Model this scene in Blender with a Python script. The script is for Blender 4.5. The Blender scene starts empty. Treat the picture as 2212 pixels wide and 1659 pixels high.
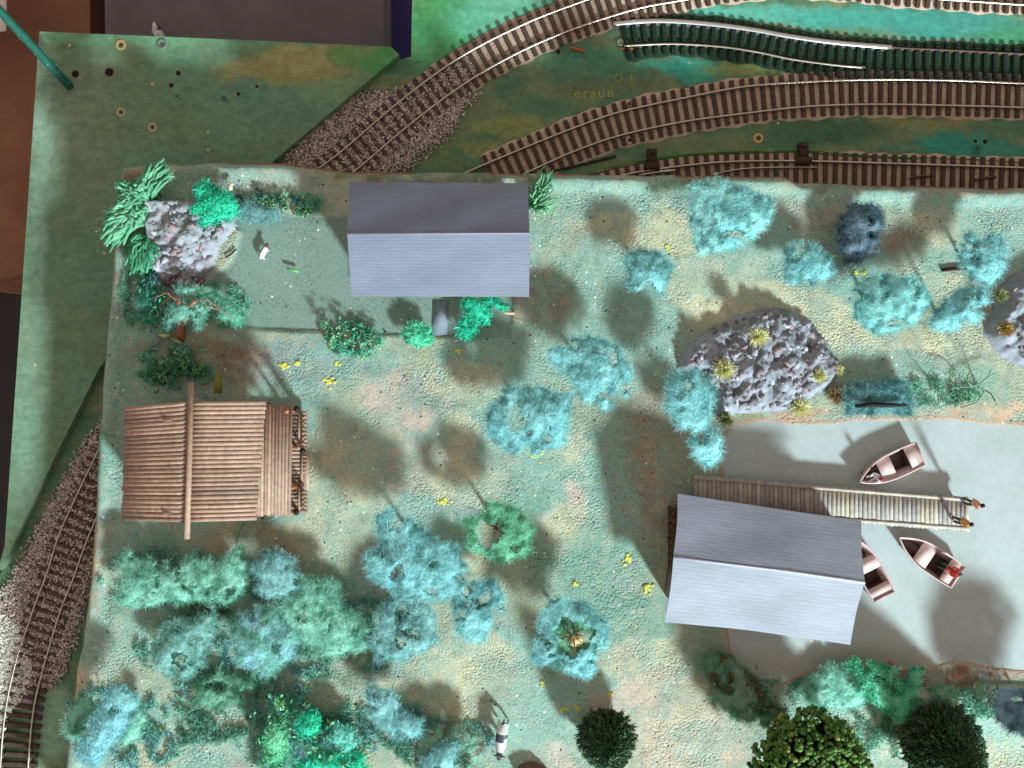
import bpy, bmesh, math, random
import numpy as np
from mathutils import Vector, Matrix, noise as mnoise
random.seed(7); RNG = np.random.default_rng(11)
SC = bpy.context.scene
COL = SC.collection
SC.unit_settings.system = 'METRIC'
SC.unit_settings.scale_length = 0.01          # 1 unit = 1 cm

# ------------------------------------------------------------------ camera
CD, CS, CX, CY = 48.0, 36.0, 1106.0, 829.5     # camera height over the scenery, photo units per cm there, photo centre
cam_d = bpy.data.cameras.new('camera'); cam = bpy.data.objects.new('camera', cam_d); COL.objects.link(cam)
cam.location = (0, 0, CD); cam.rotation_euler = (0, 0, 0)
cam_d.sensor_width = 36.0
cam_d.angle = 2*math.atan((2212/2/CS)/CD)
cam_d.clip_start = 1.0; cam_d.clip_end = 2000
SC.camera = cam

# ------------------------------------------------------------------ light
w = bpy.data.worlds.new('World'); SC.world = w; w.use_nodes = True
bg = w.node_tree.nodes['Background']; bg.inputs[0].default_value = (0.47, 0.39, 0.33, 1); bg.inputs[1].default_value = 1.0
LH = 135.0
LD = Vector((1.08, -1.68, 1.0))
ld = bpy.data.lights.new('room_lamp', 'AREA'); ld.shape = 'DISK'; ld.size = 30; ld.energy = 1.74e6; ld.color = (0.84, 1.0, 1.0)
lo = bpy.data.objects.new('room_lamp', ld); COL.objects.link(lo)
lo.location = LD*LH; lo.rotation_euler = (-LD).to_track_quat('-Z', 'Y').to_euler()
SC.view_settings.view_transform = 'Standard'; SC.view_settings.look = 'None'
SC.view_settings.exposure = 0.0; SC.view_settings.gamma = 1.0
try: SC.view_settings.use_curve_mapping = False
except Exception: pass

# ------------------------------------------------------------------ helpers
def P(px, py, z=0.0):
    k = (CD - z)/CD/CS
    return Vector(((px-CX)*k, -(py-CY)*k, z))
def tag(o, label=None, cat=None, group=None, kind=None):
    if label: o['label'] = label
    if cat: o['category'] = cat
    if group: o['group'] = group
    if kind: o['kind'] = kind
    return o
def empty(name, loc, label, cat, group=None, rz=0):
    o = bpy.data.objects.new(name, None); COL.objects.link(o); o.location = loc; o.rotation_euler = (0, 0, rz)
    o.empty_display_size = 0.3
    return tag(o, label, cat, group)
def srgb(r, g, b):
    f = lambda c: (c/255/12.92 if c/255 <= .04045 else ((c/255+.055)/1.055)**2.4)
    return (f(r), f(g), f(b))
def npmesh(name, V, Fs, col=None, smooth=False):
    V = np.asarray(V, dtype=np.float32).reshape(-1, 3)
    Fs = [np.asarray(F, dtype=np.int32) for F in Fs if len(F)]
    me = bpy.data.meshes.new(name)
    me.vertices.add(len(V)); me.vertices.foreach_set('co', V.ravel())
    nl = sum(F.size for F in Fs); nf = sum(len(F) for F in Fs)
    me.loops.add(nl); me.polygons.add(nf)
    me.loops.foreach_set('vertex_index', np.concatenate([F.ravel() for F in Fs]))
    tot = np.concatenate([np.full(len(F), F.shape[1], dtype=np.int32) for F in Fs])
    st = np.concatenate([[0], np.cumsum(tot)[:-1]]).astype(np.int32)
    me.polygons.foreach_set('loop_start', st)
    try: me.polygons.foreach_set('loop_total', tot)
    except Exception: pass
    if smooth: me.polygons.foreach_set('use_smooth', np.ones(nf, dtype=bool))
    if col is not None:
        col = np.asarray(col); c = np.ones((len(V), 4), dtype=np.float32); c[:, :col.shape[1]] = col
        a = me.color_attributes.new('Col', 'FLOAT_COLOR', 'POINT'); a.data.foreach_set('color', c.ravel())
    me.update(calc_edges=True); me.validate()
    return me
def link(name, me, mat, parent=None, loc=None):
    o = bpy.data.objects.new(name, me); COL.objects.link(o)
    for m in (mat if isinstance(mat, (list, tuple)) else [mat]): me.materials.append(m)
    if parent:
        o.parent = parent
        if loc is None:                       # vertices given in world space
            o.matrix_parent_inverse = Matrix.Identity(4)
            inv = Matrix.LocRotScale(parent.location, parent.rotation_euler, parent.scale).inverted()
            if parent.parent:
                pp = parent.parent
                inv = (Matrix.LocRotScale(pp.location, pp.rotation_euler, pp.scale) @ Matrix.LocRotScale(parent.location, parent.rotation_euler, parent.scale)).inverted()
            me.transform(inv)
    if loc is not None: o.location = loc
    return o
class MB:
    """collects simple solids in world space"""
    def __init__(s): s.V = []; s.F4 = []; s.F3 = []; s.C = []; s.n = 0
    def add(s, V, F4=(), F3=(), c=(1, 1, 1)):
        V = np.asarray(V, float).reshape(-1, 3)
        if len(F4): s.F4.append(np.asarray(F4, int)+s.n)
        if len(F3): s.F3.append(np.asarray(F3, int)+s.n)
        c = np.asarray(c, float)
        if c.ndim == 1: c = np.tile(c, (len(V), 1))
        s.V.append(V); s.C.append(c); s.n += len(V)
    def hexa(s, b, t, c=(1, 1, 1)):           # bottom quad, top quad
        s.add([tuple(p) for p in b]+[tuple(p) for p in t], [(3, 2, 1, 0), (4, 5, 6, 7), (0, 1, 5, 4), (1, 2, 6, 5), (2, 3, 7, 6), (3, 0, 4, 7)], c=c)
    def box(s, cx, cy, cz, sx, sy, sz, rz=0, c=(1, 1, 1)):
        ca, sa = math.cos(rz), math.sin(rz); pts = []
        for z in (cz-sz/2, cz+sz/2):
            for x, y in ((-1, -1), (1, -1), (1, 1), (-1, 1)):
                x *= sx/2; y *= sy/2; pts.append((cx+x*ca-y*sa, cy+x*sa+y*ca, z))
        s.hexa(pts[:4], pts[4:], c)
    def tube(s, pts, r, n=8, c=(1, 1, 1), cap=True):
        pts = [Vector(p) for p in pts]; rs = r if isinstance(r, (list, tuple)) else [r]*len(pts)
        rings = []; up = None
        for i, p in enumerate(pts):
            d = (pts[min(i+1, len(pts)-1)]-pts[max(i-1, 0)]).normalized()
            if up is None: up = d.orthogonal().normalized()
            up = (up - d*up.dot(d)); up = up.normalized() if up.length > 1e-6 else d.orthogonal().normalized()
            q = d.cross(up)
            rings += [tuple(p+(up*math.cos(a)+q*math.sin(a))*rs[i]) for a in [2*math.pi*k/n for k in range(n)]]
        F4 = []; F3 = []
        for i in range(len(pts)-1):
            for k in range(n): F4.append((i*n+k, i*n+(k+1) % n, (i+1)*n+(k+1) % n, (i+1)*n+k))
        if cap:
            rings += [tuple(pts[0]), tuple(pts[-1])]; a = len(rings)-2
            for k in range(n): F3 += [(a, (k+1) % n, k), (a+1, (len(pts)-1)*n+k, (len(pts)-1)*n+(k+1) % n)]
        s.add(rings, F4, F3, c)
    def ball(s, p, r, c=(1, 1, 1), n=6, m=4, jit=0):
        V = []; r3 = r if hasattr(r, '__len__') else (r, r, r)
        for i in range(1, m):
            th = math.pi*i/m
            for k in range(n):
                a = 2*math.pi*k/n; q = 1+random.uniform(-jit, jit)
                V.append((p[0]+r3[0]*q*math.sin(th)*math.cos(a), p[1]+r3[1]*q*math.sin(th)*math.sin(a), p[2]+r3[2]*q*math.cos(th)))
        V += [(p[0], p[1], p[2]+r3[2]), (p[0], p[1], p[2]-r3[2])]; F4 = []; F3 = []
        for i in range(m-2):
            for k in range(n): F4.append((i*n+k, (i+1)*n+k, (i+1)*n+(k+1) % n, i*n+(k+1) % n))
        t = len(V)-2
        for k in range(n): F3 += [(t, k, (k+1) % n), (t+1, (m-2)*n+(k+1) % n, (m-2)*n+k)]
        s.add(V, F4, F3, c)
    def build(s, name, mat, parent=None, smooth=False):
        V = np.concatenate(s.V); C = np.concatenate(s.C); Fs = []
        if s.F4: Fs.append(np.concatenate(s.F4))
        if s.F3: Fs.append(np.concatenate(s.F3))
        return link(name, npmesh(name, V, Fs, C, smooth), mat, parent)
# numpy value noise
def _h(ix, iy, s):
    n = (ix*374761393 + iy*668265263 + s*982451653) & 0xffffffff
    n = ((n ^ (n >> 13))*1274126177) & 0xffffffff
    return ((n ^ (n >> 16)) & 0xffff)/65535.0
def vn(x, y, s=0):
    x = np.asarray(x, float); y = np.asarray(y, float)
    ix = np.floor(x).astype(np.int64); iy = np.floor(y).astype(np.int64); fx = x-ix; fy = y-iy
    fx = fx*fx*(3-2*fx); fy = fy*fy*(3-2*fy)
    a = _h(ix, iy, s); b = _h(ix+1, iy, s); c = _h(ix, iy+1, s); d = _h(ix+1, iy+1, s)
    return (a*(1-fx)+b*fx)*(1-fy)+(c*(1-fx)+d*fx)*fy
def fbm(x, y, s=0, o=4):
    t = 0; a = .5; n = 0
    for k in range(o): t = t+a*vn(np.asarray(x)*2**k+k*17.3, np.asarray(y)*2**k-k*9.1, s+k); n += a; a *= .5
    return t/n
def ss(x, a, b):
    t = np.clip((np.asarray(x, float)-a)/(b-a), 0, 1); return t*t*(3-2*t)
def polydist(X, Y, poly):
    """signed distance, positive inside"""
    poly = np.asarray(poly, float); d2 = np.full(np.shape(X), 1e18); ins = np.zeros(np.shape(X), bool)
    for i in range(len(poly)):
        x1, y1 = poly[i]; x2, y2 = poly[(i+1) % len(poly)]
        ex, ey = x2-x1, y2-y1; t = np.clip(((X-x1)*ex+(Y-y1)*ey)/(ex*ex+ey*ey+1e-12), 0, 1)
        d2 = np.minimum(d2, (X-x1-t*ex)**2+(Y-y1-t*ey)**2)
        cr = ((y1 > Y) != (y2 > Y)) & (X < (x2-x1)*(Y-y1)/((y2-y1) if abs(y2-y1) > 1e-12 else 1e-12)+x1)
        ins ^= cr
    return np.where(ins, 1, -1)*np.sqrt(d2)
def catmull(pts, step):
    pts = [Vector(p) for p in pts]; q = [pts[0]*2-pts[1]]+pts+[pts[-1]*2-pts[-2]]; out = []
    for i in range(1, len(q)-2):
        n = max(2, int((q[i+1]-q[i]).length/step))
        for k in range(n):
            t = k/n
            out.append(.5*((2*q[i])+(q[i+1]-q[i-1])*t+(2*q[i-1]-5*q[i]+4*q[i+1]-q[i+2])*t*t+(3*q[i]-q[i-1]-3*q[i+1]+q[i+2])*t**3))
    out.append(pts[-1]); return out

# ------------------------------------------------------------------ materials
def material(name, base=None, rough=.8, attr=False, grain=0, gscale=6, bump=0, bdist=.05, bscale=8, metal=0, spec=.3, flecks=0, fcol=(.8, .8, .75), fscale=5, coat=0, bias=None):
    m = bpy.data.materials.new(name); m.use_nodes = True; N = m.node_tree.nodes; L = m.node_tree.links
    b = N['Principled BSDF']; b.inputs['Roughness'].default_value = rough; b.inputs['Metallic'].default_value = metal
    b.inputs['Specular IOR Level'].default_value = spec
    if coat: b.inputs['Coat Weight'].default_value = coat; b.inputs['Coat Roughness'].default_value = .25
    tc = N.new('ShaderNodeTexCoord').outputs['Object']
    if attr:
        a = N.new('ShaderNodeVertexColor'); a.layer_name = 'Col'; src = a.outputs['Color']
        if base is not None:
            mx = N.new('ShaderNodeMix'); mx.data_type = 'RGBA'; mx.blend_type = 'MULTIPLY'; mx.inputs[0].default_value = 1
            L.new(src, mx.inputs[6]); mx.inputs[7].default_value = (*base, 1); src = mx.outputs[2]
    else:
        r = N.new('ShaderNodeRGB'); r.outputs[0].default_value = (*base, 1); src = r.outputs[0]
    def noise(sc, det=4, ro=.6):
        n = N.new('ShaderNodeTexNoise'); n.inputs['Scale'].default_value = sc; n.inputs['Detail'].default_value = det; n.inputs['Roughness'].default_value = ro
        L.new(tc, n.inputs['Vector']); return n.outputs[0]
    if grain:
        mr = N.new('ShaderNodeMapRange'); L.new(noise(gscale), mr.inputs[0]); mr.inputs[1].default_value = .3; mr.inputs[2].default_value = .7
        mr.inputs[3].default_value = 1-grain; mr.inputs[4].default_value = 1+grain
        mx = N.new('ShaderNodeVectorMath'); mx.operation = 'SCALE'; L.new(src, mx.inputs[0]); L.new(mr.outputs[0], mx.inputs['Scale']); src = mx.outputs[0]
    if flecks:
        v = N.new('ShaderNodeTexVoronoi'); v.inputs['Scale'].default_value = fscale; L.new(tc, v.inputs['Vector'])
        # only some cells, only near their centre
        sep = N.new('ShaderNodeSeparateColor'); L.new(v.outputs['Color'], sep.inputs[0])
        g1 = N.new('ShaderNodeMath'); g1.operation = 'LESS_THAN'; L.new(sep.outputs[0], g1.inputs[0]); g1.inputs[1].default_value = flecks
        g2 = N.new('ShaderNodeMath'); g2.operation = 'LESS_THAN'; L.new(v.outputs['Distance'], g2.inputs[0]); g2.inputs[1].default_value = .24
        g3 = N.new('ShaderNodeMath'); g3.operation = 'MULTIPLY'; L.new(g1.outputs[0], g3.inputs[0]); L.new(g2.outputs[0], g3.inputs[1])
        mx = N.new('ShaderNodeMix'); mx.data_type = 'RGBA'; L.new(g3.outputs[0], mx.inputs[0]); L.new(src, mx.inputs[6]); mx.inputs[7].default_value = (*fcol, 1); src = mx.outputs[2]
    L.new(src, b.inputs['Base Color'])
    if bump:
        bp = N.new('ShaderNodeBump'); bp.inputs['Strength'].default_value = bump; bp.inputs['Distance'].default_value = bdist
        L.new(noise(bscale, 6, .65), bp.inputs['Height']); L.new(bp.outputs[0], b.inputs['Normal'])
    return m
M = {}
M['ground'] = material('painted_plaster', attr=True, rough=.75, grain=.15, gscale=6.5, bump=.5, bdist=.08, bscale=7.5, flecks=.04, fscale=3.6)
def add_pits(m, scale, lo, hi, dark):
    N = m.node_tree.nodes; L = m.node_tree.links; b = N['Principled BSDF']; src = b.inputs['Base Color'].links[0].from_socket
    tc = N.new('ShaderNodeTexCoord').outputs['Object']; n = N.new('ShaderNodeTexNoise'); n.inputs['Scale'].default_value = scale; n.inputs['Detail'].default_value = 3; n.inputs['Roughness'].default_value = .75; L.new(tc, n.inputs['Vector'])
    big = N.new('ShaderNodeTexNoise'); big.inputs['Scale'].default_value = .35; L.new(tc, big.inputs['Vector'])
    ad = N.new('ShaderNodeMath'); ad.operation = 'MULTIPLY_ADD'; L.new(big.outputs[0], ad.inputs[0]); ad.inputs[1].default_value = -.25; L.new(n.outputs[0], ad.inputs[2])
    mr = N.new('ShaderNodeMapRange'); L.new(ad.outputs[0], mr.inputs[0]); mr.inputs[1].default_value = lo-.125; mr.inputs[2].default_value = hi-.125; mr.inputs[3].default_value = dark; mr.inputs[4].default_value = 1.0
    mx = N.new('ShaderNodeVectorMath'); mx.operation = 'SCALE'; L.new(src, mx.inputs[0]); L.new(mr.outputs[0], mx.inputs['Scale']); L.new(mx.outputs[0], b.inputs['Base Color'])
add_pits(M['ground'], 7.0, .34, .42, .55)
def pebbles(m, sc, st, dist, pit=.06):
    N = m.node_tree.nodes; L = m.node_tree.links; b = N['Principled BSDF']; tc = N.new('ShaderNodeTexCoord').outputs['Object']
    v = N.new('ShaderNodeTexVoronoi'); v.feature = 'SMOOTH_F1'; v.inputs['Scale'].default_value = sc; v.inputs['Smoothness'].default_value = .35; L.new(tc, v.inputs['Vector'])
    dn = N.new('ShaderNodeTexNoise'); dn.inputs['Scale'].default_value = .5; dn.inputs['Detail'].default_value = 3; L.new(tc, dn.inputs['Vector'])
    am = N.new('ShaderNodeMapRange'); L.new(dn.outputs[0], am.inputs[0]); am.inputs[1].default_value = .4; am.inputs[2].default_value = .6; am.inputs[3].default_value = -.35; am.inputs[4].default_value = -1.1
    ml = N.new('ShaderNodeMath'); ml.operation = 'MULTIPLY'; L.new(v.outputs['Distance'], ml.inputs[0]); L.new(am.outputs[0], ml.inputs[1])
    bp = N.new('ShaderNodeBump'); bp.inputs['Strength'].default_value = st; bp.inputs['Distance'].default_value = dist; L.new(ml.outputs[0], bp.inputs['Height'])
    old = b.inputs['Normal'].links[0].from_node; L.new(bp.outputs[0], old.inputs['Normal'])
    # sparse black pits
    p = N.new('ShaderNodeTexVoronoi'); p.inputs['Scale'].default_value = 4.1; L.new(tc, p.inputs['Vector']); sp = N.new('ShaderNodeSeparateColor'); L.new(p.outputs['Color'], sp.inputs[0])
    g1 = N.new('ShaderNodeMath'); g1.operation = 'LESS_THAN'; L.new(sp.outputs[1], g1.inputs[0]); g1.inputs[1].default_value = pit
    g2 = N.new('ShaderNodeMath'); g2.operation = 'LESS_THAN'; L.new(p.outputs['Distance'], g2.inputs[0]); g2.inputs[1].default_value = .26
    g3 = N.new('ShaderNodeMath'); g3.operation = 'MULTIPLY'; L.new(g1.outputs[0], g3.inputs[0]); L.new(g2.outputs[0], g3.inputs[1])
    mx = N.new('ShaderNodeMix'); mx.data_type = 'RGBA'; L.new(g3.outputs[0], mx.inputs[0]); L.new(b.inputs['Base Color'].links[0].from_socket, mx.inputs[6]); mx.inputs[7].default_value = (.05, .05, .035, 1); L.new(mx.outputs[2], b.inputs['Base Color'])
pebbles(M['ground'], 8.0, .8, .085, .028)
_N = M['ground'].node_tree.nodes; _L = M['ground'].node_tree.links; _vc = [n for n in _N if n.type == 'VERTEX_COLOR'][0]
for n in [n for n in _N if n.type == 'BUMP']:
    q = _N.new('ShaderNodeMath'); q.operation = 'MULTIPLY'; q.inputs[1].default_value = n.inputs['Strength'].default_value; _L.new(_vc.outputs['Alpha'], q.inputs[0]); _L.new(q.outputs[0], n.inputs['Strength'])
M['board'] = material('painted_board', attr=True, rough=.65, grain=.16, gscale=2.5, bump=.25, bdist=.03, bscale=9, flecks=.012, fscale=2.2, fcol=(.5, .48, .38))
M['water'] = material('pond_varnish', attr=True, rough=.5, grain=.045, gscale=2.2, bump=.10, bdist=.02, bscale=5, spec=.5, flecks=.008, fscale=2.5, fcol=(.75, .78, .7))
M['wool'] = material('wool_fibre', attr=True, rough=.95, grain=.18, gscale=2.2, spec=.1, bump=.55, bdist=.07, bscale=9)
def translucent(m, f):
    N = m.node_tree.nodes; L = m.node_tree.links; b = N['Principled BSDF']; out = [n for n in N if n.type == 'OUTPUT_MATERIAL'][0]
    t = N.new('ShaderNodeBsdfTranslucent'); L.new(b.inputs['Base Color'].links[0].from_socket, t.inputs['Color']); mx = N.new('ShaderNodeMixShader'); mx.inputs[0].default_value = f
    L.new(b.outputs[0], mx.inputs[1]); L.new(t.outputs[0], mx.inputs[2]); L.new(mx.outputs[0], out.inputs['Surface'])
translucent(M['wool'], .28)
M['leaf'] = material('leaf_flock', attr=True, rough=.85, grain=.15, gscale=5, spec=.2)
M['rock'] = material('painted_rock', attr=True, rough=.8, grain=.14, gscale=3, bump=.6, bdist=.10, bscale=4.5, spec=.3)
M['bark'] = material('twig_brown', base=srgb(120, 88, 70), rough=.9, grain=.3, gscale=6, bump=.4)
M['rail'] = material('rail_metal', base=(.66, .60, .52), rough=.30, metal=.85, grain=.15, gscale=2)
M['steel'] = material('steel_highlight', base=(.80, .80, .84), rough=.24, metal=.9, grain=.1, gscale=2)
M['rust'] = material('dull_rail', base=(.13, .09, .06), rough=.6, metal=.3, grain=.3, gscale=4)
M['sleeper'] = material('sleeper_brown', base=(.085, .055, .042), rough=.75, grain=.3, gscale=3, bump=.3)
M['sleeper_g'] = material('sleeper_black', base=(.014, .026, .020), rough=.8, grain=.5, gscale=3, bump=.4)
M['bed'] = material('cork_bed', attr=True, rough=.9, grain=.2, gscale=4, bump=.5, bdist=.06, bscale=7)
M['ballast'] = material('ballast_stone', attr=True, rough=.9, grain=.1, gscale=5)
M['log'] = material('log_plastic', attr=True, rough=.55, grain=.22, gscale=3.5, bump=.3, bdist=.03, bscale=9, spec=.4)
M['wood'] = material('pier_wood', attr=True, rough=.85, grain=.22, gscale=3, bump=.3, bdist=.03, bscale=8)
M['boat'] = material('boat_plastic', attr=True, rough=.5, grain=.06, gscale=3, spec=.4, bump=.1, bdist=.02)
M['paint'] = material('figure_paint', attr=True, rough=.5, spec=.4)
M['plain'] = material('matt_paint', attr=True, rough=.7, grain=.1, gscale=3, bump=.1, bdist=.02)
M['card'] = material('cardboard', attr=True, rough=.9, grain=.12, gscale=.35, bump=.1)
def brushed(m, amt=.16):
    N = m.node_tree.nodes; L = m.node_tree.links; b = N['Principled BSDF']; tc = N.new('ShaderNodeTexCoord').outputs['Object']
    mp = N.new('ShaderNodeMapping'); mp.inputs['Scale'].default_value = (.9, 2.0, 1); mp.inputs['Rotation'].default_value = (0, 0, .12); L.new(tc, mp.inputs[0])
    n = N.new('ShaderNodeTexNoise'); n.inputs['Scale'].default_value = .9; n.inputs['Detail'].default_value = 7; n.inputs['Roughness'].default_value = .65; n.inputs['Distortion'].default_value = .8; L.new(mp.outputs[0], n.inputs['Vector'])
    mr = N.new('ShaderNodeMapRange'); L.new(n.outputs[0], mr.inputs[0]); mr.inputs[1].default_value = .3; mr.inputs[2].default_value = .7; mr.inputs[3].default_value = 1-amt; mr.inputs[4].default_value = 1+amt*1.2
    mx = N.new('ShaderNodeVectorMath'); mx.operation = 'SCALE'; L.new(b.inputs['Base Color'].links[0].from_socket, mx.inputs[0]); L.new(mr.outputs[0], mx.inputs['Scale']); L.new(mx.outputs[0], b.inputs['Base Color'])
brushed(M['board'], .17); brushed(M['water'], .03)
# ruled card roof: fine printed rows running along the roof (UV v across)
def roof_mat(name, base, rows, amp, fade=0.10):
    m = bpy.data.materials.new(name); m.use_nodes = True; N = m.node_tree.nodes; L = m.node_tree.links; b = N['Principled BSDF']
    b.inputs['Roughness'].default_value = .55; b.inputs['Specular IOR Level'].default_value = .35
    uv = N.new('ShaderNodeUVMap').outputs[0]; sp = N.new('ShaderNodeSeparateXYZ'); L.new(uv, sp.inputs[0])
    def math_(op, a, b_=None):
        n = N.new('ShaderNodeMath'); n.operation = op
        for i, v in enumerate((a, b_)):
            if v is None: continue
            if isinstance(v, (int, float)): n.inputs[i].default_value = v
            else: L.new(v, n.inputs[i])
        return n.outputs[0]
    fr = math_('FRACT', math_('MULTIPLY', sp.outputs[1], rows))
    line = math_('LESS_THAN', fr, .30)
    ns = N.new('ShaderNodeTexNoise'); ns.inputs['Scale'].default_value = 1.0; ns.inputs['Detail'].default_value = 5
    mp = N.new('ShaderNodeMapping'); mp.inputs['Scale'].default_value = (9, 60, 1); L.new(uv, mp.inputs[0]); L.new(mp.outputs[0], ns.inputs[0])
    n2 = N.new('ShaderNodeTexNoise'); n2.inputs['Scale'].default_value = 2.2; n2.inputs['Detail'].default_value = 3; L.new(uv, n2.inputs[0])
    lm = math_('MULTIPLY', math_('MULTIPLY', line, ns.outputs[0]), amp*2)
    fac = math_('SUBTRACT', math_('ADD', 1.0-fade*2.2, math_('MULTIPLY', math_('ADD', ns.outputs[0], n2.outputs[0]), fade*2.2)), lm)
    mx = N.new('ShaderNodeVectorMath'); mx.operation = 'SCALE'; mx.inputs[0].default_value = base; L.new(fac, mx.inputs['Scale']); L.new(mx.outputs[0], b.inputs['Base Color'])
    bp = N.new('ShaderNodeBump'); bp.inputs['Strength'].default_value = .35; bp.inputs['Distance'].default_value = .03; L.new(fac, bp.inputs['Height']); L.new(bp.outputs[0], b.inputs['Normal'])
    return m
M['roof_a'] = roof_mat('ruled_card', (.21, .24, .335), 19, .13, .22)
M['roof_b'] = roof_mat('ruled_card_worn', (.29, .32, .405), 17, .10, .32)

# ------------------------------------------------------------------ terrain
ZB1, ZB2, ZR = -4.6, -5.3, -4.95
yl = [340, 400, 520, 650, 800, 950, 1100, 1250, 1400, 1450, 1560, 1659, 1900]
xl = [262, 250, 240, 232, 217, 206, 200, 187, 172, 160, 142, 134, 118]
xt = [200, 255, 340, 450, 600, 700, 760, 1200, 1300, 1700, 1725, 2212, 2700]
yt = [366, 360, 352, 348, 349, 360, 367, 370, 374, 378, 392, 404, 412]
def XL(py): return np.interp(py, yl, xl)+5*(fbm(np.asarray(py)/60., 3.3, 5)-.5)
def YT(px): return np.interp(px, xt, yt)+7*(fbm(np.asarray(px)/50., 8.3, 6)-.5)
POND = [(1560, 1010), (1566, 940), (1590, 916), (1660, 906), (1720, 914), (1800, 914), (1850, 905), (1960, 905), (2060, 903), (2130, 913), (2212, 918), (2700, 925),
        (2700, 1450), (2212, 1452), (2150, 1446), (2110, 1438), (2060, 1430), (2010, 1445), (1950, 1446), (1925, 1425), (1880, 1440), (1840, 1432), (1790, 1440), (1740, 1455),
        (1690, 1480), (1640, 1480), (1600, 1450), (1575, 1400), (1560, 1300)]
YARD = [(470, 470), (560, 455), (755, 470), (755, 600), (1010, 610), (1110, 640), (1105, 728), (1000, 729), (800, 722), (640, 716), (505, 709), (440, 660), (450, 610), (500, 560), (520, 500)]
sand = srgb(203, 200, 170); teal = srgb(144, 182, 172); dteal = srgb(120, 164, 150); pink = srgb(202, 188, 178); olive = srgb(110, 110, 80); brown = srgb(150, 118, 96)
grey = srgb(150, 168, 160)
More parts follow.
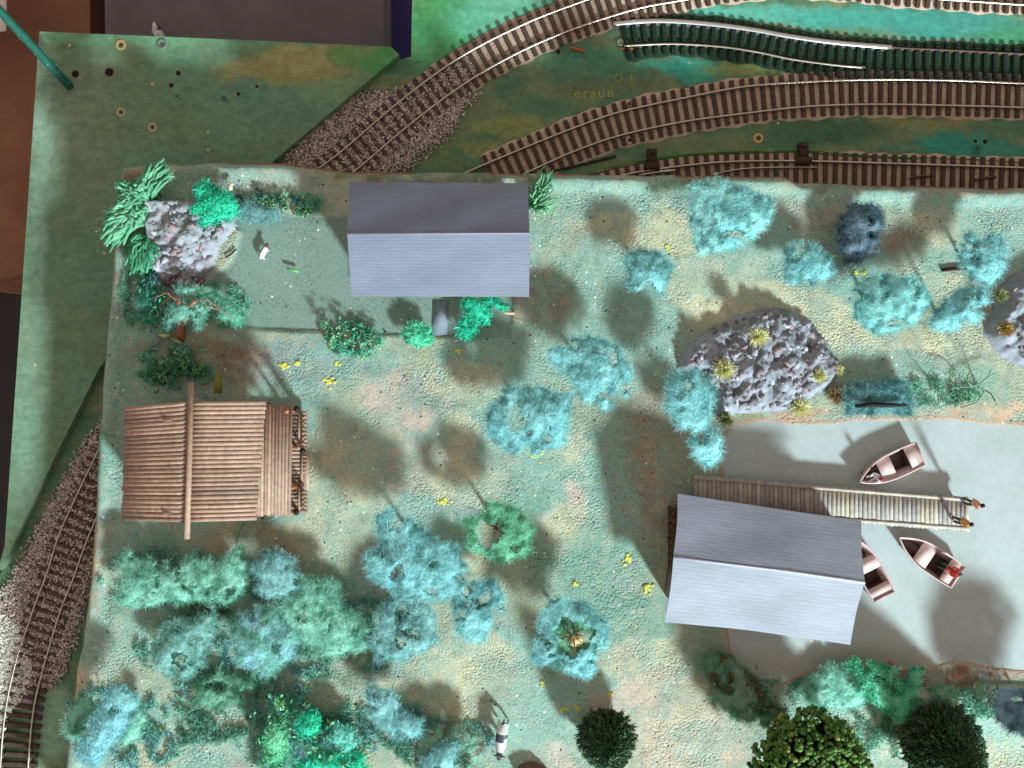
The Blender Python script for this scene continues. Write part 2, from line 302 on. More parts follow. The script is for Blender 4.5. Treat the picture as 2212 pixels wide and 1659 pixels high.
BL = [  # cx, cy, rx, ry, colour, strength
 (1330,440,150,35,teal,.9),(1450,500,160,50,sand,1),(1330,520,60,70,sand,.7),(1560,620,120,75,sand,1),(1640,640,110,45,sand,1),(1700,660,120,40,sand,1),(1820,710,110,45,sand,1),
 (1950,740,120,28,sand,1),(2080,740,90,30,sand,.8),(1900,790,160,26,grey,.9),(1930,830,200,30,teal,.8),(2060,820,120,40,dteal,.6),(2040,480,60,60,sand,.9),(2140,480,80,60,teal,1),(1990,430,160,30,teal,1),(1760,420,70,30,teal,.9),
 (1290,620,90,120,teal,.9),(1200,760,120,60,teal,.8),(1340,720,110,70,teal,.9),(1480,600,50,40,sand,.9),(1630,570,70,40,teal,.6),(1850,600,60,30,teal,.9),(2000,610,50,25,teal,.7),(2050,620,70,30,sand,.8),
 (1760,480,55,25,brown,.6),(1930,520,60,25,brown,.7),(1160,660,90,40,brown,.6),(1190,620,60,40,olive,.4),  # brown and olive by the trees carry cast shadow in the colour
 (640,780,170,50,srgb(140,165,165),1),(760,780,120,45,teal,.7),(620,860,90,40,teal,.7),(850,850,75,45,pink,.9),(880,905,60,35,pink,.9),(950,850,90,50,grey,.8),(1010,830,80,45,sand,.7),
 (700,960,50,60,sand,.5),(760,1030,120,90,sand,.6),(900,1010,80,60,srgb(175,172,158),.8),(1010,1040,80,60,sand,.9),(1060,970,60,50,grey,.7),(1000,960,40,70,sand,.7),(1180,1040,70,80,teal,.9),(1230,960,40,60,sand,.7),(1240,1080,22,40,pink,1),
 (1140,1080,60,40,dteal,.7),(1230,1150,60,60,sand,.8),(1300,1240,90,110,dteal,.9),(1180,1220,60,60,dteal,.6),(1360,1340,100,70,dteal,.8),(1020,1215,40,35,sand,1),(1100,1230,40,40,sand,.5),
 (1050,1420,60,50,sand,.8),(960,1450,80,60,sand,.9),(1010,1500,90,50,sand,.9),(1080,1500,70,80,srgb(170,182,165),.7),(1180,1400,50,60,dteal,.6),(1400,1440,90,60,sand,.6),(1440,1530,120,80,srgb(200,188,168),1),(1500,1620,120,90,srgb(196,186,166),1),(1330,1530,60,30,pink,.7),
 (1150,1560,60,60,teal,.8),(1180,1640,60,40,pink,.8),(1060,1640,60,30,teal,.8),(850,1500,60,40,sand,.8),(760,1440,50,50,olive,.5),(600,1160,160,40,srgb(165,150,120),.8),(700,1150,80,60,sand,.7),  # tan strip below the cabin paints in a tree shadow
 (300,1180,90,30,dteal,.8),(180,1470,50,50,srgb(205,196,168),1),(250,1330,60,60,teal,.8),(210,1390,60,60,teal,.7),(330,1470,90,50,srgb(180,185,158),.9),(420,1420,50,40,sand,.5),(560,1500,60,40,sand,.6),(480,1580,90,40,srgb(175,185,160),.8),(330,1640,60,40,sand,.6),(560,1600,60,40,teal,.8),
 (420,1280,200,90,srgb(120,160,140),.7),(640,1420,150,70,srgb(110,150,130),.6),(700,1600,140,60,srgb(120,155,138),.7),(420,1540,80,50,dteal,.6),(130,1600,60,60,srgb(120,110,95),.6),
 (240,640,40,160,teal,.9),(235,900,30,160,teal,.8),(260,1000,60,120,dteal,.8),(400,780,140,60,srgb(140,130,105),.8),(520,780,60,60,srgb(140,118,100),.8),(330,820,80,60,dteal,.6),  # browns behind the cabin paint in its cast shadow
 (560,400,150,26,grey,.9),(480,380,80,20,grey,.8),(300,385,40,28,brown,.8),(245,560,10,60,brown,.9),(220,720,10,100,brown,.8),(205,1180,8,160,srgb(170,140,120),.9),
 (950,380,250,14,srgb(120,128,90),1),(1250,400,100,20,teal,.8),(1500,388,100,10,srgb(125,130,95),.9),(1850,400,120,14,olive,.7),(2100,410,130,12,srgb(170,150,130),.7),
 (1420,960,80,130,srgb(165,138,110),.7),(1440,1090,60,60,srgb(160,130,105),.6),(1500,1450,60,100,srgb(150,160,135),.6),  # browns left of the boathouse paint in its shadow
 (1640,1500,80,50,dteal,.5),(1900,1540,200,50,srgb(170,200,185),.9),(2100,1520,120,45,srgb(175,205,190),1),(1880,1620,100,40,srgb(165,195,180),.9),(2150,1640,80,50,srgb(195,195,165),.9),(1950,1620,50,30,sand,.7),
 (1740,1460,90,22,srgb(130,100,80),.9),(1900,1440,60,14,srgb(160,120,100),.9),(2080,1462,150,16,srgb(150,108,88),1),(2200,1455,60,10,srgb(170,125,108),1),(2060,1480,180,8,srgb(110,118,78),.9),  # brown to green strip: shade of the averted bank slope painted in
 (1600,905,60,12,srgb(150,140,100),.7),(1730,893,60,14,srgb(195,160,140),1),(2130,890,140,18,srgb(205,175,150),1),(1850,893,90,12,srgb(190,178,150),.8),(2180,885,60,12,srgb(215,185,155),1),
 (390,580,70,60,grey,.7)]
NX, NY = 500, 330
s_ = np.linspace(0, 1, NX)**1.0; t_ = np.linspace(0, 1, NY)
SS, TT = np.meshgrid(s_, t_)
PX = 200+SS*2500; PY = 350+TT*1550
for _ in range(4):
    lft = XL(PY); top = YT(PX); PX = lft+SS*(2700-lft); PY = top+TT*(1900-top)
def gheight(PX, PY):
    x = PX/36.; y = PY/36.
    e = np.minimum(PX-XL(PY), PY-YT(PX))/36.
    z = .16*(fbm(x*.35, y*.35, 1)-.5)+.10*(fbm(x*1.1, y*1.1, 2)-.5)
    dp = polydist(PX, PY, POND)/36.
    dy = polydist(PX, PY, YARD)/36.
    z = z*(1-ss(dp, -.6, .05))
    z = z*(1-.85*ss(dy, -.1, .15))-.17*ss(dy, -.05, .09)
    z = z-.40*ss(dp, .0, .5)
    rim = ss(e, 0, .55)
    z = z+.22*ss(e, .0, .5)*(1-ss(e, .6, 1.4))*(1-ss(dp, -1, 0))
    z = z-.45*(1-rim)**2
    z = z+.55*ss(PY, 1480, 1500)*ss(PX, 1880, 1960)*(1-ss(PY, 1530, 1640))   # bank behind the pond
    return z
Z = gheight(PX, PY)
def gz(px, py): return float(gheight(np.array([float(px)]), np.array([float(py)]))[0])
x = PX/36.; y = PY/36.
wx = (fbm(x*.9, y*.9, 21)-.5)*46; wy = (fbm(x*.9, y*.9, 22)-.5)*46
C = np.zeros(PX.shape+(3,)); n0 = ss(fbm(x*.33, y*.33, 31, 5), .40, .60)[..., None]
C[:] = np.array(teal)*(1-n0)+np.array(srgb(172, 178, 155))*n0
for cx, cy, rx, ry, c, st in BL:
    d = np.sqrt(((PX+wx-cx)/rx)**2+((PY+wy-cy)/ry)**2)
    k = (st*(1-ss(d, .76, 1.22)))[..., None]; C = C*(1-k)+np.array(c)*k
n0 = ss(fbm(x*.75+9, y*.75, 131, 5), .40, .66)[..., None]*.50; C = C*(1-n0)+np.array(srgb(142, 176, 166))*n0
# small scale mottling of the two paints
n1 = ss(fbm(x*2.2, y*2.2, 41, 4), .50, .70)[..., None]*.32; C = C*(1-n1)+np.array(teal)*n1
n2 = ss(fbm(x*2.7, y*2.7, 47, 4), .52, .72)[..., None]*.28; C = C*(1-n2)+np.array(sand)*n2
n3 = ss(fbm(x*1.6, y*1.6, 53, 4), .60, .74)[..., None]*.35; C = C*(1-n3)+np.array(srgb(165, 160, 165))*n3
n4 = ss(fbm(x*2.9, y*2.9, 59, 4), .60, .76)[..., None]*.28; C = C*(1-n4)+np.array(srgb(92, 140, 124))*n4
dyd = polydist(PX+wx*.25, PY+wy*.25, YARD)/36.
k = ss(dyd, -.05, .12)[..., None]; yc = np.array(srgb(132, 158, 150))*(.92+.16*fbm(x*1.3, y*1.3, 77)[..., None]); C = C*(1-k)+yc*k
dpd = polydist(PX+wx*.2, PY+wy*.2, POND)/36.
k = (ss(dpd, -.22, -.05)*.8)[..., None]; C = C*(1-k)+np.array(srgb(182, 150, 132))*k
ee = np.minimum(PX-XL(PY), PY-YT(PX))/36.
k = ((1-ss(ee, .05, .30))*ss(fbm(x*.5, y*.5, 90), .35, .6))[..., None]; C = C*(1-k)+np.array(srgb(140, 100, 84))*k
V = np.zeros(PX.shape+(3,)); V[..., 0] = (PX-CX)/CS; V[..., 1] = -(PY-CY)/CS; V[..., 2] = Z
idx = np.arange(NX*NY).reshape(NY, NX)
F = np.stack([idx[:-1, :-1], idx[1:, :-1], idx[1:, 1:], idx[:-1, 1:]], -1).reshape(-1, 4)
# side skirts
def skirt(row):
    global VV, CCC, FF
    out = []
    top = VV[row]; n = len(row); base = len(VV)
    levels = [-.9, -2.2, -3.6, ZB2-.3]; prev = np.array(row)
    for li, lv in enumerate(levels):
        a = top.copy(); a[:, 2] = lv
        a[:, 0] += .10*(fbm(a[:, 0]*.7+li, a[:, 1]*.7, 60+li)-.5); VV = np.concatenate([VV, a])
        cc = np.tile(np.array(srgb(120, 125, 100)), (n, 1))*(.8+.4*fbm(a[:, 0]+a[:, 2], a[:, 1], 70)[:, None]); cc = np.concatenate([cc, np.full((n, 1), .3)], 1); CCC = np.concatenate([CCC, cc])
        cur = np.arange(base, base+n); base += n
        FF = np.concatenate([FF, np.stack([prev[:-1], prev[1:], cur[1:], cur[:-1]], -1)]); prev = cur
grit = np.clip(.35+.75*ss(fbm(x*.4, y*.4, 123), .35, .62), 0, 1)*(1-.8*ss(dyd, -.2, .1))*(.25+.75*ss(ee, .4, 1.4))
VV = V.reshape(-1, 3); CCC = np.concatenate([C.reshape(-1, 3), grit.reshape(-1, 1)], 1); FF = F
skirt(idx[0, :][::-1]); skirt(idx[:, 0])
tag(link('terrain', npmesh('terrain', VV, [FF], CCC, True), M['ground']), kind='structure')

# pond
px, py = np.meshgrid(np.linspace(1540, 2700, 150), np.linspace(895, 1490, 90))
pv = np.zeros(px.shape+(3,)); pv[..., 0] = (px-CX)/CS; pv[..., 1] = -(py-CY)/CS; pv[..., 2] = -.05
nn = fbm(px/90., py/60., 5)[..., None]
pc = np.array(srgb(166, 182, 180))*(1-nn)+np.array(srgb(184, 196, 202))*nn
k = ss(np.sqrt(((px-1850)/330)**2+((py-1440)/60)**2), 1.2, .3)[..., None]*.5; pc = pc*(1-k)+np.array(srgb(160, 150, 140))*k
ii = np.arange(px.size).reshape(px.shape); pf = np.stack([ii[:-1, :-1], ii[1:, :-1], ii[1:, 1:], ii[:-1, 1:]], -1).reshape(-1, 4)
dd = polydist(px, py, POND)
ok = (dd > -14).ravel()[pf].all(1)
tag(link('pond_water', npmesh('pond_water', pv.reshape(-1, 3), [pf[ok]], pc.reshape(-1, 3), True), M['water']), kind='structure')

# ------------------------------------------------------------------ boards under and behind
def slab(name, poly, z, th, colfn, mat, label=None, cat=None, kind=None, step=8.0):
    """flat board outlined in photo units at height z, gridded on top so its paint can vary"""
    xs = [p[0] for p in poly]; ys = [p[1] for p in poly]
    bm = bmesh.new(); vs = [bm.verts.new(P(a, b, z)) for a, b in poly]; f = bm.faces.new(vs)
    if f.normal.z < 0: f.normal_flip()
    bm.normal_update()
    if bm.faces[:][0].normal.z < 0: bmesh.ops.reverse_faces(bm, faces=bm.faces[:])
    r = bmesh.ops.extrude_face_region(bm, geom=bm.faces[:])
    for v in [g for g in r['geom'] if isinstance(g, bmesh.types.BMVert)]: v.co.z -= th
    bmesh.ops.recalc_face_normals(bm, faces=bm.faces[:])
    k = (CD-z)/CD/CS
    for ax, a0, a1, nrm in ((0, min(xs), max(xs), (1, 0, 0)), (1, min(ys), max(ys), (0, 1, 0))):
        q = a0+step
        while q < a1:
            co = ((q-CX)*k, 0, 0) if ax == 0 else (0, -(q-CY)*k, 0)
            bmesh.ops.bisect_plane(bm, geom=bm.verts[:]+bm.edges[:]+bm.faces[:], plane_co=co, plane_no=nrm); q += step
    me = bpy.data.meshes.new(name); bm.to_mesh(me); bm.free()
    co = np.zeros(len(me.vertices)*3); me.vertices.foreach_get('co', co); co = co.reshape(-1, 3)
    ux = co[:, 0]/k+CX; uy = -co[:, 1]/k+CY
    c = np.ones((len(co), 4)); c[:, :3] = colfn(ux, uy)
    a = me.color_attributes.new('Col', 'FLOAT_COLOR', 'POINT'); a.data.foreach_set('color', c.ravel().astype(np.float32))
    o = link(name, me, mat); return tag(o, label, cat, None, kind)
def paint(ux, uy, base, var, blobs, f=60., seed=3, streak=1.0):
    X = ux/f; Y = uy/f*streak; n = ss(fbm(X, Y, seed, 5), .35, .65)[:, None]
    c = np.array(base)*(1-n)+np.array(var)*n
    w1 = (fbm(X*2, Y*2, seed+7)-.5)*40; w2 = (fbm(X*2, Y*2, seed+9)-.5)*30
    for cx, cy, rx, ry, cc, st in blobs:
        d = np.sqrt(((ux+w1-cx)/rx)**2+((uy+w2-cy)/ry)**2); k = (st*(1-ss(d, .6, 1.25)))[:, None]; c = c*(1-k)+np.array(cc)*k
    return c
g1 = srgb(108, 150, 122); g2 = srgb(114, 142, 112)
def b1col(ux, uy):
    c = paint(ux, uy, g1, g2, [(620,150,150,45,srgb(160,155,100),.8),(700,120,130,30,srgb(165,160,110),.7),(820,130,40,40,srgb(70,155,90),.8),(750,125,50,30,srgb(60,150,90),.6),(640,230,100,60,srgb(105,145,125),.7),(540,190,60,30,srgb(90,140,130),.6),
        (180,290,90,200,srgb(128,140,116),.6),(700,200,60,30,srgb(130,160,110),.5),(140,90,30,18,srgb(90,110,70),.8),(90,300,22,400,srgb(140,172,155),.7),(400,85,400,14,srgb(110,170,130),.6),(60,900,40,300,srgb(130,162,142),.6)], 70., 3)  # pale strips along left and top edges paint in the light there
    return c
slab('lower_board', [(85, 68), (470, 84), (845, 101), (862, 118), (590, 348), (430, 560), (216, 792), (120, 985), (2, 1232), (-6, 1235), (10, 1180), (48, 620)], ZB1, .62, b1col, M['board'], kind='structure')
t1 = srgb(95, 165, 142)
def b2col(ux, uy):
    return paint(ux, uy, srgb(88, 128, 100), srgb(118, 136, 100),
      [(960,60,90,120,srgb(70,160,100),.8),(1100,40,130,60,srgb(105,185,160),.8),(1420,70,120,30,srgb(100,150,130),.7),(1620,30,180,22,srgb(95,185,168),.9),(1850,40,170,28,srgb(75,172,158),.9),(2050,55,160,40,srgb(70,160,148),.9),(2180,90,80,40,srgb(70,150,115),.9),
       (1450,140,70,14,srgb(70,190,180),1),(1500,150,70,26,srgb(60,170,150),.9),(1300,130,150,30,srgb(70,140,110),.6),(1180,230,90,30,srgb(80,130,100),.7),(1100,275,90,20,srgb(150,160,90),.5),(1320,190,120,20,srgb(105,120,90),.8),
       (1620,150,120,16,srgb(140,155,90),.7),(1900,155,160,10,srgb(125,135,90),.8),(2060,310,80,28,srgb(40,150,135),.9),(2150,330,90,30,srgb(50,145,130),.8),(1800,285,120,30,srgb(60,105,80),.8),(1700,270,60,20,srgb(80,115,80),.6),(1990,262,120,10,srgb(150,140,90),.7),
       (1050,320,60,20,srgb(150,160,90),.6),(60,1320,80,150,srgb(85,120,90),.8),(110,1560,60,90,srgb(150,190,165),.7),(930,330,60,30,srgb(110,140,95),.7)], 55., 9, 2.2)
slab('track_board', [(892, -90), (888, 122), (846, 135), (560, 380), (420, 590), (205, 830), (110, 1030), (-20, 1280), (-120, 1420), (-120, 1800), (700, 1800), (700, 700), (2600, 700), (2600, -90)], ZB2, 1.0, b2col, M['board'], kind='structure')
# what lies below the layout
flat = lambda c, v=.0: (lambda ux, uy: np.tile(np.array(c), (len(ux), 1))*(1+v*(fbm(ux/80., uy/300., 4)-.5))[:, None])
slab('floor', [(-700, -600), (2900, -600), (2900, 2300), (-700, 2300)], -40, 1, flat(srgb(30, 20, 18), .5), M['card'], kind='structure', step=400)
slab('cardboard_box', [(-400, -300), (196, -300), (194, 150), (190, 400), (182, 560), (-20, 610), (-400, 560)], -14, 20, flat(srgb(140, 98, 78), .5), M['card'], 'brown cardboard box standing below the left edge of the green board', 'box', step=60)
bx = slab('grey_box', [(224, -260), (826, -260), (829, 190), (228, 176)], -11, 18, flat(srgb(112, 107, 114), .35), M['card'], 'dark grey flat box lid behind the top edge of the green board', 'box', step=60)
slab('navy_cloth', [(832, -200), (960, -200), (960, 260), (836, 260)], -15, 3, flat(srgb(66, 60, 120), .8), M['card'], 'folded navy blue cloth in the gap beside the grey box', 'cloth', step=20)
slab('paper_sheet', [(-200, -200), (16, -200), (12, 66), (-200, 90)], -9, .1, flat(srgb(215, 205, 200), .1), M['card'], 'pale paper sheet at the top left corner above the brown box', 'paper', step=60)
# odd white bits lying at the edge of the grey lid
mb = MB(); c0 = P(341, 66, -10.7)
mb.tube([P(333, 50, -10.9), P(335, 60, -10.4), P(330, 72, -10.6)], [.12, .2, .1], 6, (.72, .70, .74)); mb.tube([P(336, 72, -10.8), P(347, 74, -10.2), P(356, 80, -10.6)], [.2, .35, .15], 6, (.75, .74, .76))
mb.ball(P(343, 60, -10.7), .18, (.1, .08, .1))
tag(mb.build('plastic_scrap', M['plain'], smooth=True), 'torn white plastic scrap lying on the grey box lid', 'scrap')

# ------------------------------------------------------------------ tracks
def resample(pts, step):
    pts = catmull(pts, .3); d = [0]
    for a, b in zip(pts, pts[1:]): d.append(d[-1]+(b-a).length)
    out = []; s = 0
    arr = np.array([tuple(p) for p in pts])
    n = int(d[-1]/step)
    for i in range(n+1):
        s = i*step; out.append(Vector([float(np.interp(s, d, arr[:, k])) for k in range(3)]))
    return out
def rail_mesh(pts, wd, h):
    pts = resample(pts, .35); n = len(pts); V = []; F4 = []
    prof = [(-wd/2, 0), (wd/2, 0), (wd/2, -.06), (wd*.2, -.08), (wd*.2, -h+.05), (wd*.8, -h), (-wd*.8, -h), (-wd*.2, -h+.05), (-wd*.2, -.08), (-wd/2, -.06)]
    m = len(prof)
    for i, p in enumerate(pts):
        d = (pts[min(i+1, n-1)]-pts[max(i-1, 0)]); d.z = 0; d.normalize(); q = Vector((-d.y, d.x, 0))
        for a, b in prof: V.append(tuple(p+q*a+Vector((0, 0, b))))
    for i in range(n-1):
        for k in range(m): F4.append((i*m+k, (i+1)*m+k, (i+1)*m+(k+1) % m, i*m+(k+1) % m))
    mb = MB(); mb.add(V, F4)
    e0 = list(range(m)); e1 = [(n-1)*m+k for k in range(m)]
    for k in range(1, m-1): mb.F3.append(np.array([(e0[0], e0[k+1], e0[k])])); mb.F3.append(np.array([(e1[0], e1[k], e1[k+1])]))
    return mb
sl_me = {}
def sleeper_mesh(kind, L=2.9, wd=.30):
    key = (kind, L, wd)
    if key not in sl_me:
        bm = bmesh.new(); bmesh.ops.create_cube(bm, size=1); bmesh.ops.scale(bm, vec=(wd, L, .17), verts=bm.verts)
        bmesh.ops.bevel(bm, geom=bm.edges[:], offset=.03, segments=1, affect='EDGES')
        for s in (-1, 1):     # rail chairs
            for t in (-1, 1):
                r = bmesh.ops.create_cube(bm, size=1); bmesh.ops.scale(bm, vec=(wd*.8, .12, .1), verts=r['verts']); bmesh.ops.translate(bm, vec=(0, s*.83+t*.12, .12), verts=r['verts'])
        me = bpy.data.meshes.new('sleeper'); bm.to_mesh(me); bm.free(); me.materials.append(M[kind]); sl_me[key] = me
    return sl_me[key]
def track(label, upper, lower, kind='sleeper', m1='rail', m2='rail', pitch=.665, centre=None, bed=None, wd=.1, L=2.9, start=0.2, zoff=0, bw=1.66, bz=.06, group='model railway tracks on the lower board'):
    U = [P(a, b, ZR) for a, b in upper]; Lw = [P(a, b, ZR) for a, b in lower]
    if centre is None:
        ur = resample(U, .5); lr = resample(Lw, .5); n = min(len(ur), len(lr)); 
        cen = []
        for p in ur:
            q = min(lr, key=lambda v: (v-p).length)
            if 1.2 < (q-p).length < 2.1: cen.append((p+q)/2)
    else: cen = [P(a, b, ZR) for a, b in centre]
    root = empty('railway_track', (cen[0].x, cen[0].y, ZB2), label, 'railway track', group)
    rail_mesh(U, wd, .24).build('rail', M[m1], root); rail_mesh(Lw, wd if wd < .15 else .1, .24).build('rail', M[m2], root)
    if centre is None: cen = cen[::3]+[cen[-1]]
    cs = resample(cen, .05); step = int(pitch/.05); i = int(start/.05)
    if bed:
        c = cs[::10]; Vb = []; Fb = []
        for j, p in enumerate(c):
            d = (c[min(j+1, len(c)-1)]-c[max(j-1, 0)]).normalized(); q = Vector((-d.y, d.x, 0)); jt = .08*math.sin(j*1.7)+.05*math.sin(j*.6)
            for a, z in ((-bw-.15-jt, ZB2-.02), (-bw-jt, ZB2+bz), (bw+jt*.6, ZB2+bz), (bw+.15+jt, ZB2-.02)): Vb.append((p.x+q.x*a, p.y+q.y*a, z))
        for j in range(len(c)-1):
            for k in range(3): Fb.append((j*4+k, (j+1)*4+k, (j+1)*4+k+1, j*4+k+1))
        mb = MB(); mb.add(Vb, Fb, c=bed); mb.build('track_bed', M['bed'], root)
    rl = root.location
    while i < len(cs)-1:
        p = cs[i]; d = (cs[min(i+8, len(cs)-1)]-cs[max(i-8, 0)])
        o = bpy.data.objects.new('sleeper', sleeper_mesh(kind, L)); COL.objects.link(o); o.parent = root
        o.location = (p.x-rl.x, p.y-rl.y, .165+random.uniform(-.01, .01)+zoff); o.rotation_euler = (0, 0, math.atan2(d.y, d.x)+random.uniform(-.02, .02)); i += step
    return root
cork = (.58, .44, .35)
T1u = [(640, 405), (690, 362), (737, 327), (870, 213), (994, 123), (1124, 55), (1237, 10), (1330, -20), (1474, -54), (1600, -75), (1740, -83), (1972, -63), (2212, -48), (2330, -38)]
T1l = [(700, 420), (774, 363), (887, 267), (1004, 180), (1120, 113), (1237, 63), (1370, 20), (1474, 0), (1600, -20), (1740, -28), (1972, -7), (2212, 10), (2330, 20)]
track('brown model railway track curving out of pink ballast to the top edge of the photo', T1u, T1l, bed=cork, bw=1.36)
T2u = [(1330, 50), (1400, 44), (1472, 46), (1560, 54), (1640, 66), (1700, 77), (1800, 91), (1930, 102), (2070, 109), (2212, 116), (2330, 122)]
T2l = [(1348, 99), (1420, 95), (1472, 95), (1560, 101), (1640, 113), (1700, 126), (1760, 135), (1830, 143), (1880, 146)]
T2c = [(1352, 82), (1420, 72), (1480, 72), (1560, 79), (1640, 92), (1700, 104), (1800, 118), (1930, 128), (2070, 133), (2212, 139), (2330, 145)]
t2 = track('black sleepered model railway siding with a bright silver highlight strip on its upper rail', T2u, T2l, 'sleeper_g', 'rust', 'rail', centre=T2c, bed=srgb(48, 82, 62), L=2.7, start=0, bw=1.33, bz=.045)
rail_mesh([P(a, b, ZR+.02) for a, b in [(1325, 51), (1400, 45), (1472, 46.5), (1560, 54.5), (1640, 66), (1700, 77), (1800, 91), (1935, 102.5)]], .27, .26).build('rail', M['steel'], t2)  # wide bright strip imitates the highlight on the upper rail
T3u = [(960, 395), (1024, 365), (1137, 317), (1237, 277), (1337, 242), (1474, 212), (1607, 187), (1740, 177), (1874, 172), (2040, 173), (2212, 180), (2330, 186)]
T3l = [(1080, 400), (1150, 367), (1237, 328), (1337, 293), (1474, 263), (1605, 245), (1740, 230), (1874, 225), (2040, 227), (2212, 232), (2330, 238)]
track('middle model railway track with shiny rails on a bare brown cork bed', T3u, T3l, bed=cork, bw=1.46, bz=.07)
T4u = [(1290, 392), (1370, 373), (1474, 358), (1572, 349), (1680, 347), (1772, 348), (1972, 354), (2212, 362), (2330, 368)]
T4l = [(1300, 445), (1385, 427), (1474, 412), (1572, 402), (1680, 400), (1772, 401), (1972, 407), (2212, 415), (2330, 420)]
t4 = track('model railway track with a turnout half hidden by the edge of the raised scenery', T4u, T4l, bed=cork, bw=1.45)
rail_mesh([P(a, b, ZR+.005) for a, b in [(1539, 377), (1580, 368), (1622, 363), (1700, 361), (1774, 361)]], .07, .2).build('switch_blade', M['rail'], t4)
rail_mesh([P(a, b, ZR+.03) for a, b in [(1380, 378), (1420, 371), (1467, 367)]], .16, .2).build('switch_blade', M['rail'], t4)
for (a, b, c, d) in ((1966, 384, 2022, 380), (2108, 388, 2162, 381)):
    rail_mesh([P(a, b, ZR+.03), P((a+c)/2, (b+d)/2-2, ZR+.03), P(c, d, ZR+.03)], .1, .15).build('guard_rail', M['rust'], t4)
for i, (a, b, hh) in enumerate(((1735, 327, 36), (1408, 340, 34))):
    mb = MB(); q0 = P(a-10, b-hh/2, ZB2+.3); q1 = P(a+10, b+hh/2, ZB2+.3)
    mb.box((q0.x+q1.x)/2, (q0.y+q1.y)/2, ZB2+.25, q1.x-q0.x, abs(q1.y-q0.y), .4, c=srgb(60, 48, 40)); mb.box((q0.x+q1.x)/2, q1.y-.1, ZB2+.3, 1.0, .45, .5, c=srgb(70, 52, 42))
    mb.box((q0.x+q1.x)/2, q0.y-.15, ZB2+.5, .3, .3, .16, c=srgb(80, 70, 50))
    tag(mb.build('point_lever', M['plain']), ['small dark point lever block beside the turnout near the photo centre line right', 'dark brown point lever block left of the turnout blades above the dashed wires'][i], 'point lever', 'point levers by the turnout')
T5l = [(215, 965), (199, 1000), (174, 1051), (128, 1153), (102, 1235), (77, 1301), (56, 1362), (38, 1414), (26, 1460), (15, 1511), (6, 1577), (0, 1658), (-4, 1740)]
T5r = [(268, 990), (252, 1024), (228, 1073), (184, 1176), (158, 1250), (133, 1311), (115, 1368), (98, 1425), (86, 1470), (74, 1521), (66, 1585), (60, 1658), (56, 1740)]
track('model railway track through pink ballast down the lower left edge', T5l, T5r, bed=None, start=.4)
# lower left track: pale plate added to stand for the light falling there
for i, (pts, c) in enumerate([([(40, 1440), (80, 1440), (66, 1532), (22, 1532)], srgb(190, 188, 200))]):
    mb = MB(); q = [P(a, b, ZB2+.12) for a, b in pts]; q2 = [p-Vector((0, 0, .1)) for p in q]; mb.hexa([q2[3], q2[2], q2[1], q2[0]], [q[3], q[2], q[1], q[0]], c)
    tag(mb.build('lit_plate', M['plain']), 'added pale lilac plate standing for light between the rails at the lower left edge', 'plate')
# ballast
def scatter(poly, n, fade=22):
    poly = np.array(poly, float); lo_, hi = poly.min(0), poly.max(0); out = []
    while len(out) < n:
        p = RNG.uniform(lo_, hi, (n*3, 2)); d = polydist(p[:, 0], p[:, 1], poly); k = d > RNG.uniform(-4, fade, len(p)); out += list(p[k])
    return np.array(out[:n])
def stones(name, poly, n, z, r, cols, label, dens=22, raise_=None):
    pts = scatter(poly, n, dens); mb = MB()
    oc = np.array([(1, 0, 0), (0, 1, 0), (-1, 0, 0), (0, -1, 0), (0, 0, 1), (0, 0, -1)], float)
    of = np.array([(0, 1, 4), (1, 2, 4), (2, 3, 4), (3, 0, 4), (1, 0, 5), (2, 1, 5), (3, 2, 5), (0, 3, 5)])
    if raise_ is not None: raise_ = np.ones(len(pts), bool)
    k = (CD-z)/CD/CS; Vs = []; Fs = []; Cs = []
    for i, (a, b) in enumerate(pts):
        A = RNG.normal(size=(3, 3)); q, _ = np.linalg.qr(A); s = r*RNG.uniform(.5, 1.3)
        v = (oc*RNG.uniform(.6, 1.3, (6, 3))*s)@q; v += np.array([(a-CX)*k, -(b-CY)*k, z+s*.4+RNG.uniform(0, .08)+(RNG.uniform(.03, .12) if raise_ is not None and raise_[i] else 0)])
        Vs.append(v); Fs.append(of+i*6); Cs.append(np.tile(np.array(cols[i % len(cols)])*RNG.uniform(.75, 1.2), (6, 1)))
    o = link(name, npmesh(name, np.concatenate(Vs), [np.concatenate(Fs)], np.concatenate(Cs)), M['ballast'])
    return tag(o, label, 'ballast', None, 'stuff')
bc = [srgb(208, 190, 184), srgb(222, 206, 200), srgb(188, 172, 168), srgb(236, 228, 222), srgb(196, 178, 172), srgb(160, 154, 150)]
BA = [(600, 352), (655, 285), (690, 250), (740, 215), (800, 195), (862, 192), (930, 150), (1000, 130), (1046, 160), (1010, 200), (1040, 205), (1010, 240), (975, 300), (930, 335), (885, 372), (760, 400), (600, 400)]
stones('ballast', BA, 11000, ZB2, .085, bc, 'pink stone ballast heaped round the curving track', 22, True)
BB = [(225, 895), (175, 960), (150, 1010), (118, 1065), (85, 1120), (60, 1180), (25, 1240), (-10, 1300), (-40, 1420), (-40, 1560), (20, 1500), (60, 1480), (100, 1490), (135, 1470), (165, 1400), (200, 1250), (230, 1000)]
stones('ballast', BB, 14000, ZB2, .085, bc, 'pink stone ballast along the lower left track', 16, True)
BW = [(-40, 1310), (5, 1325), (45, 1355), (60, 1410), (75, 1440), (60, 1500), (20, 1540), (10, 1590), (-40, 1620)]
stones('ballast', BW, 3200, ZB2+.1, .11, [srgb(240, 240, 236), srgb(225, 228, 222), srgb(205, 208, 200)], 'ballast left of the lower left track, whitened as if lit', 8)  # stone colours whitened to paint in the light on them

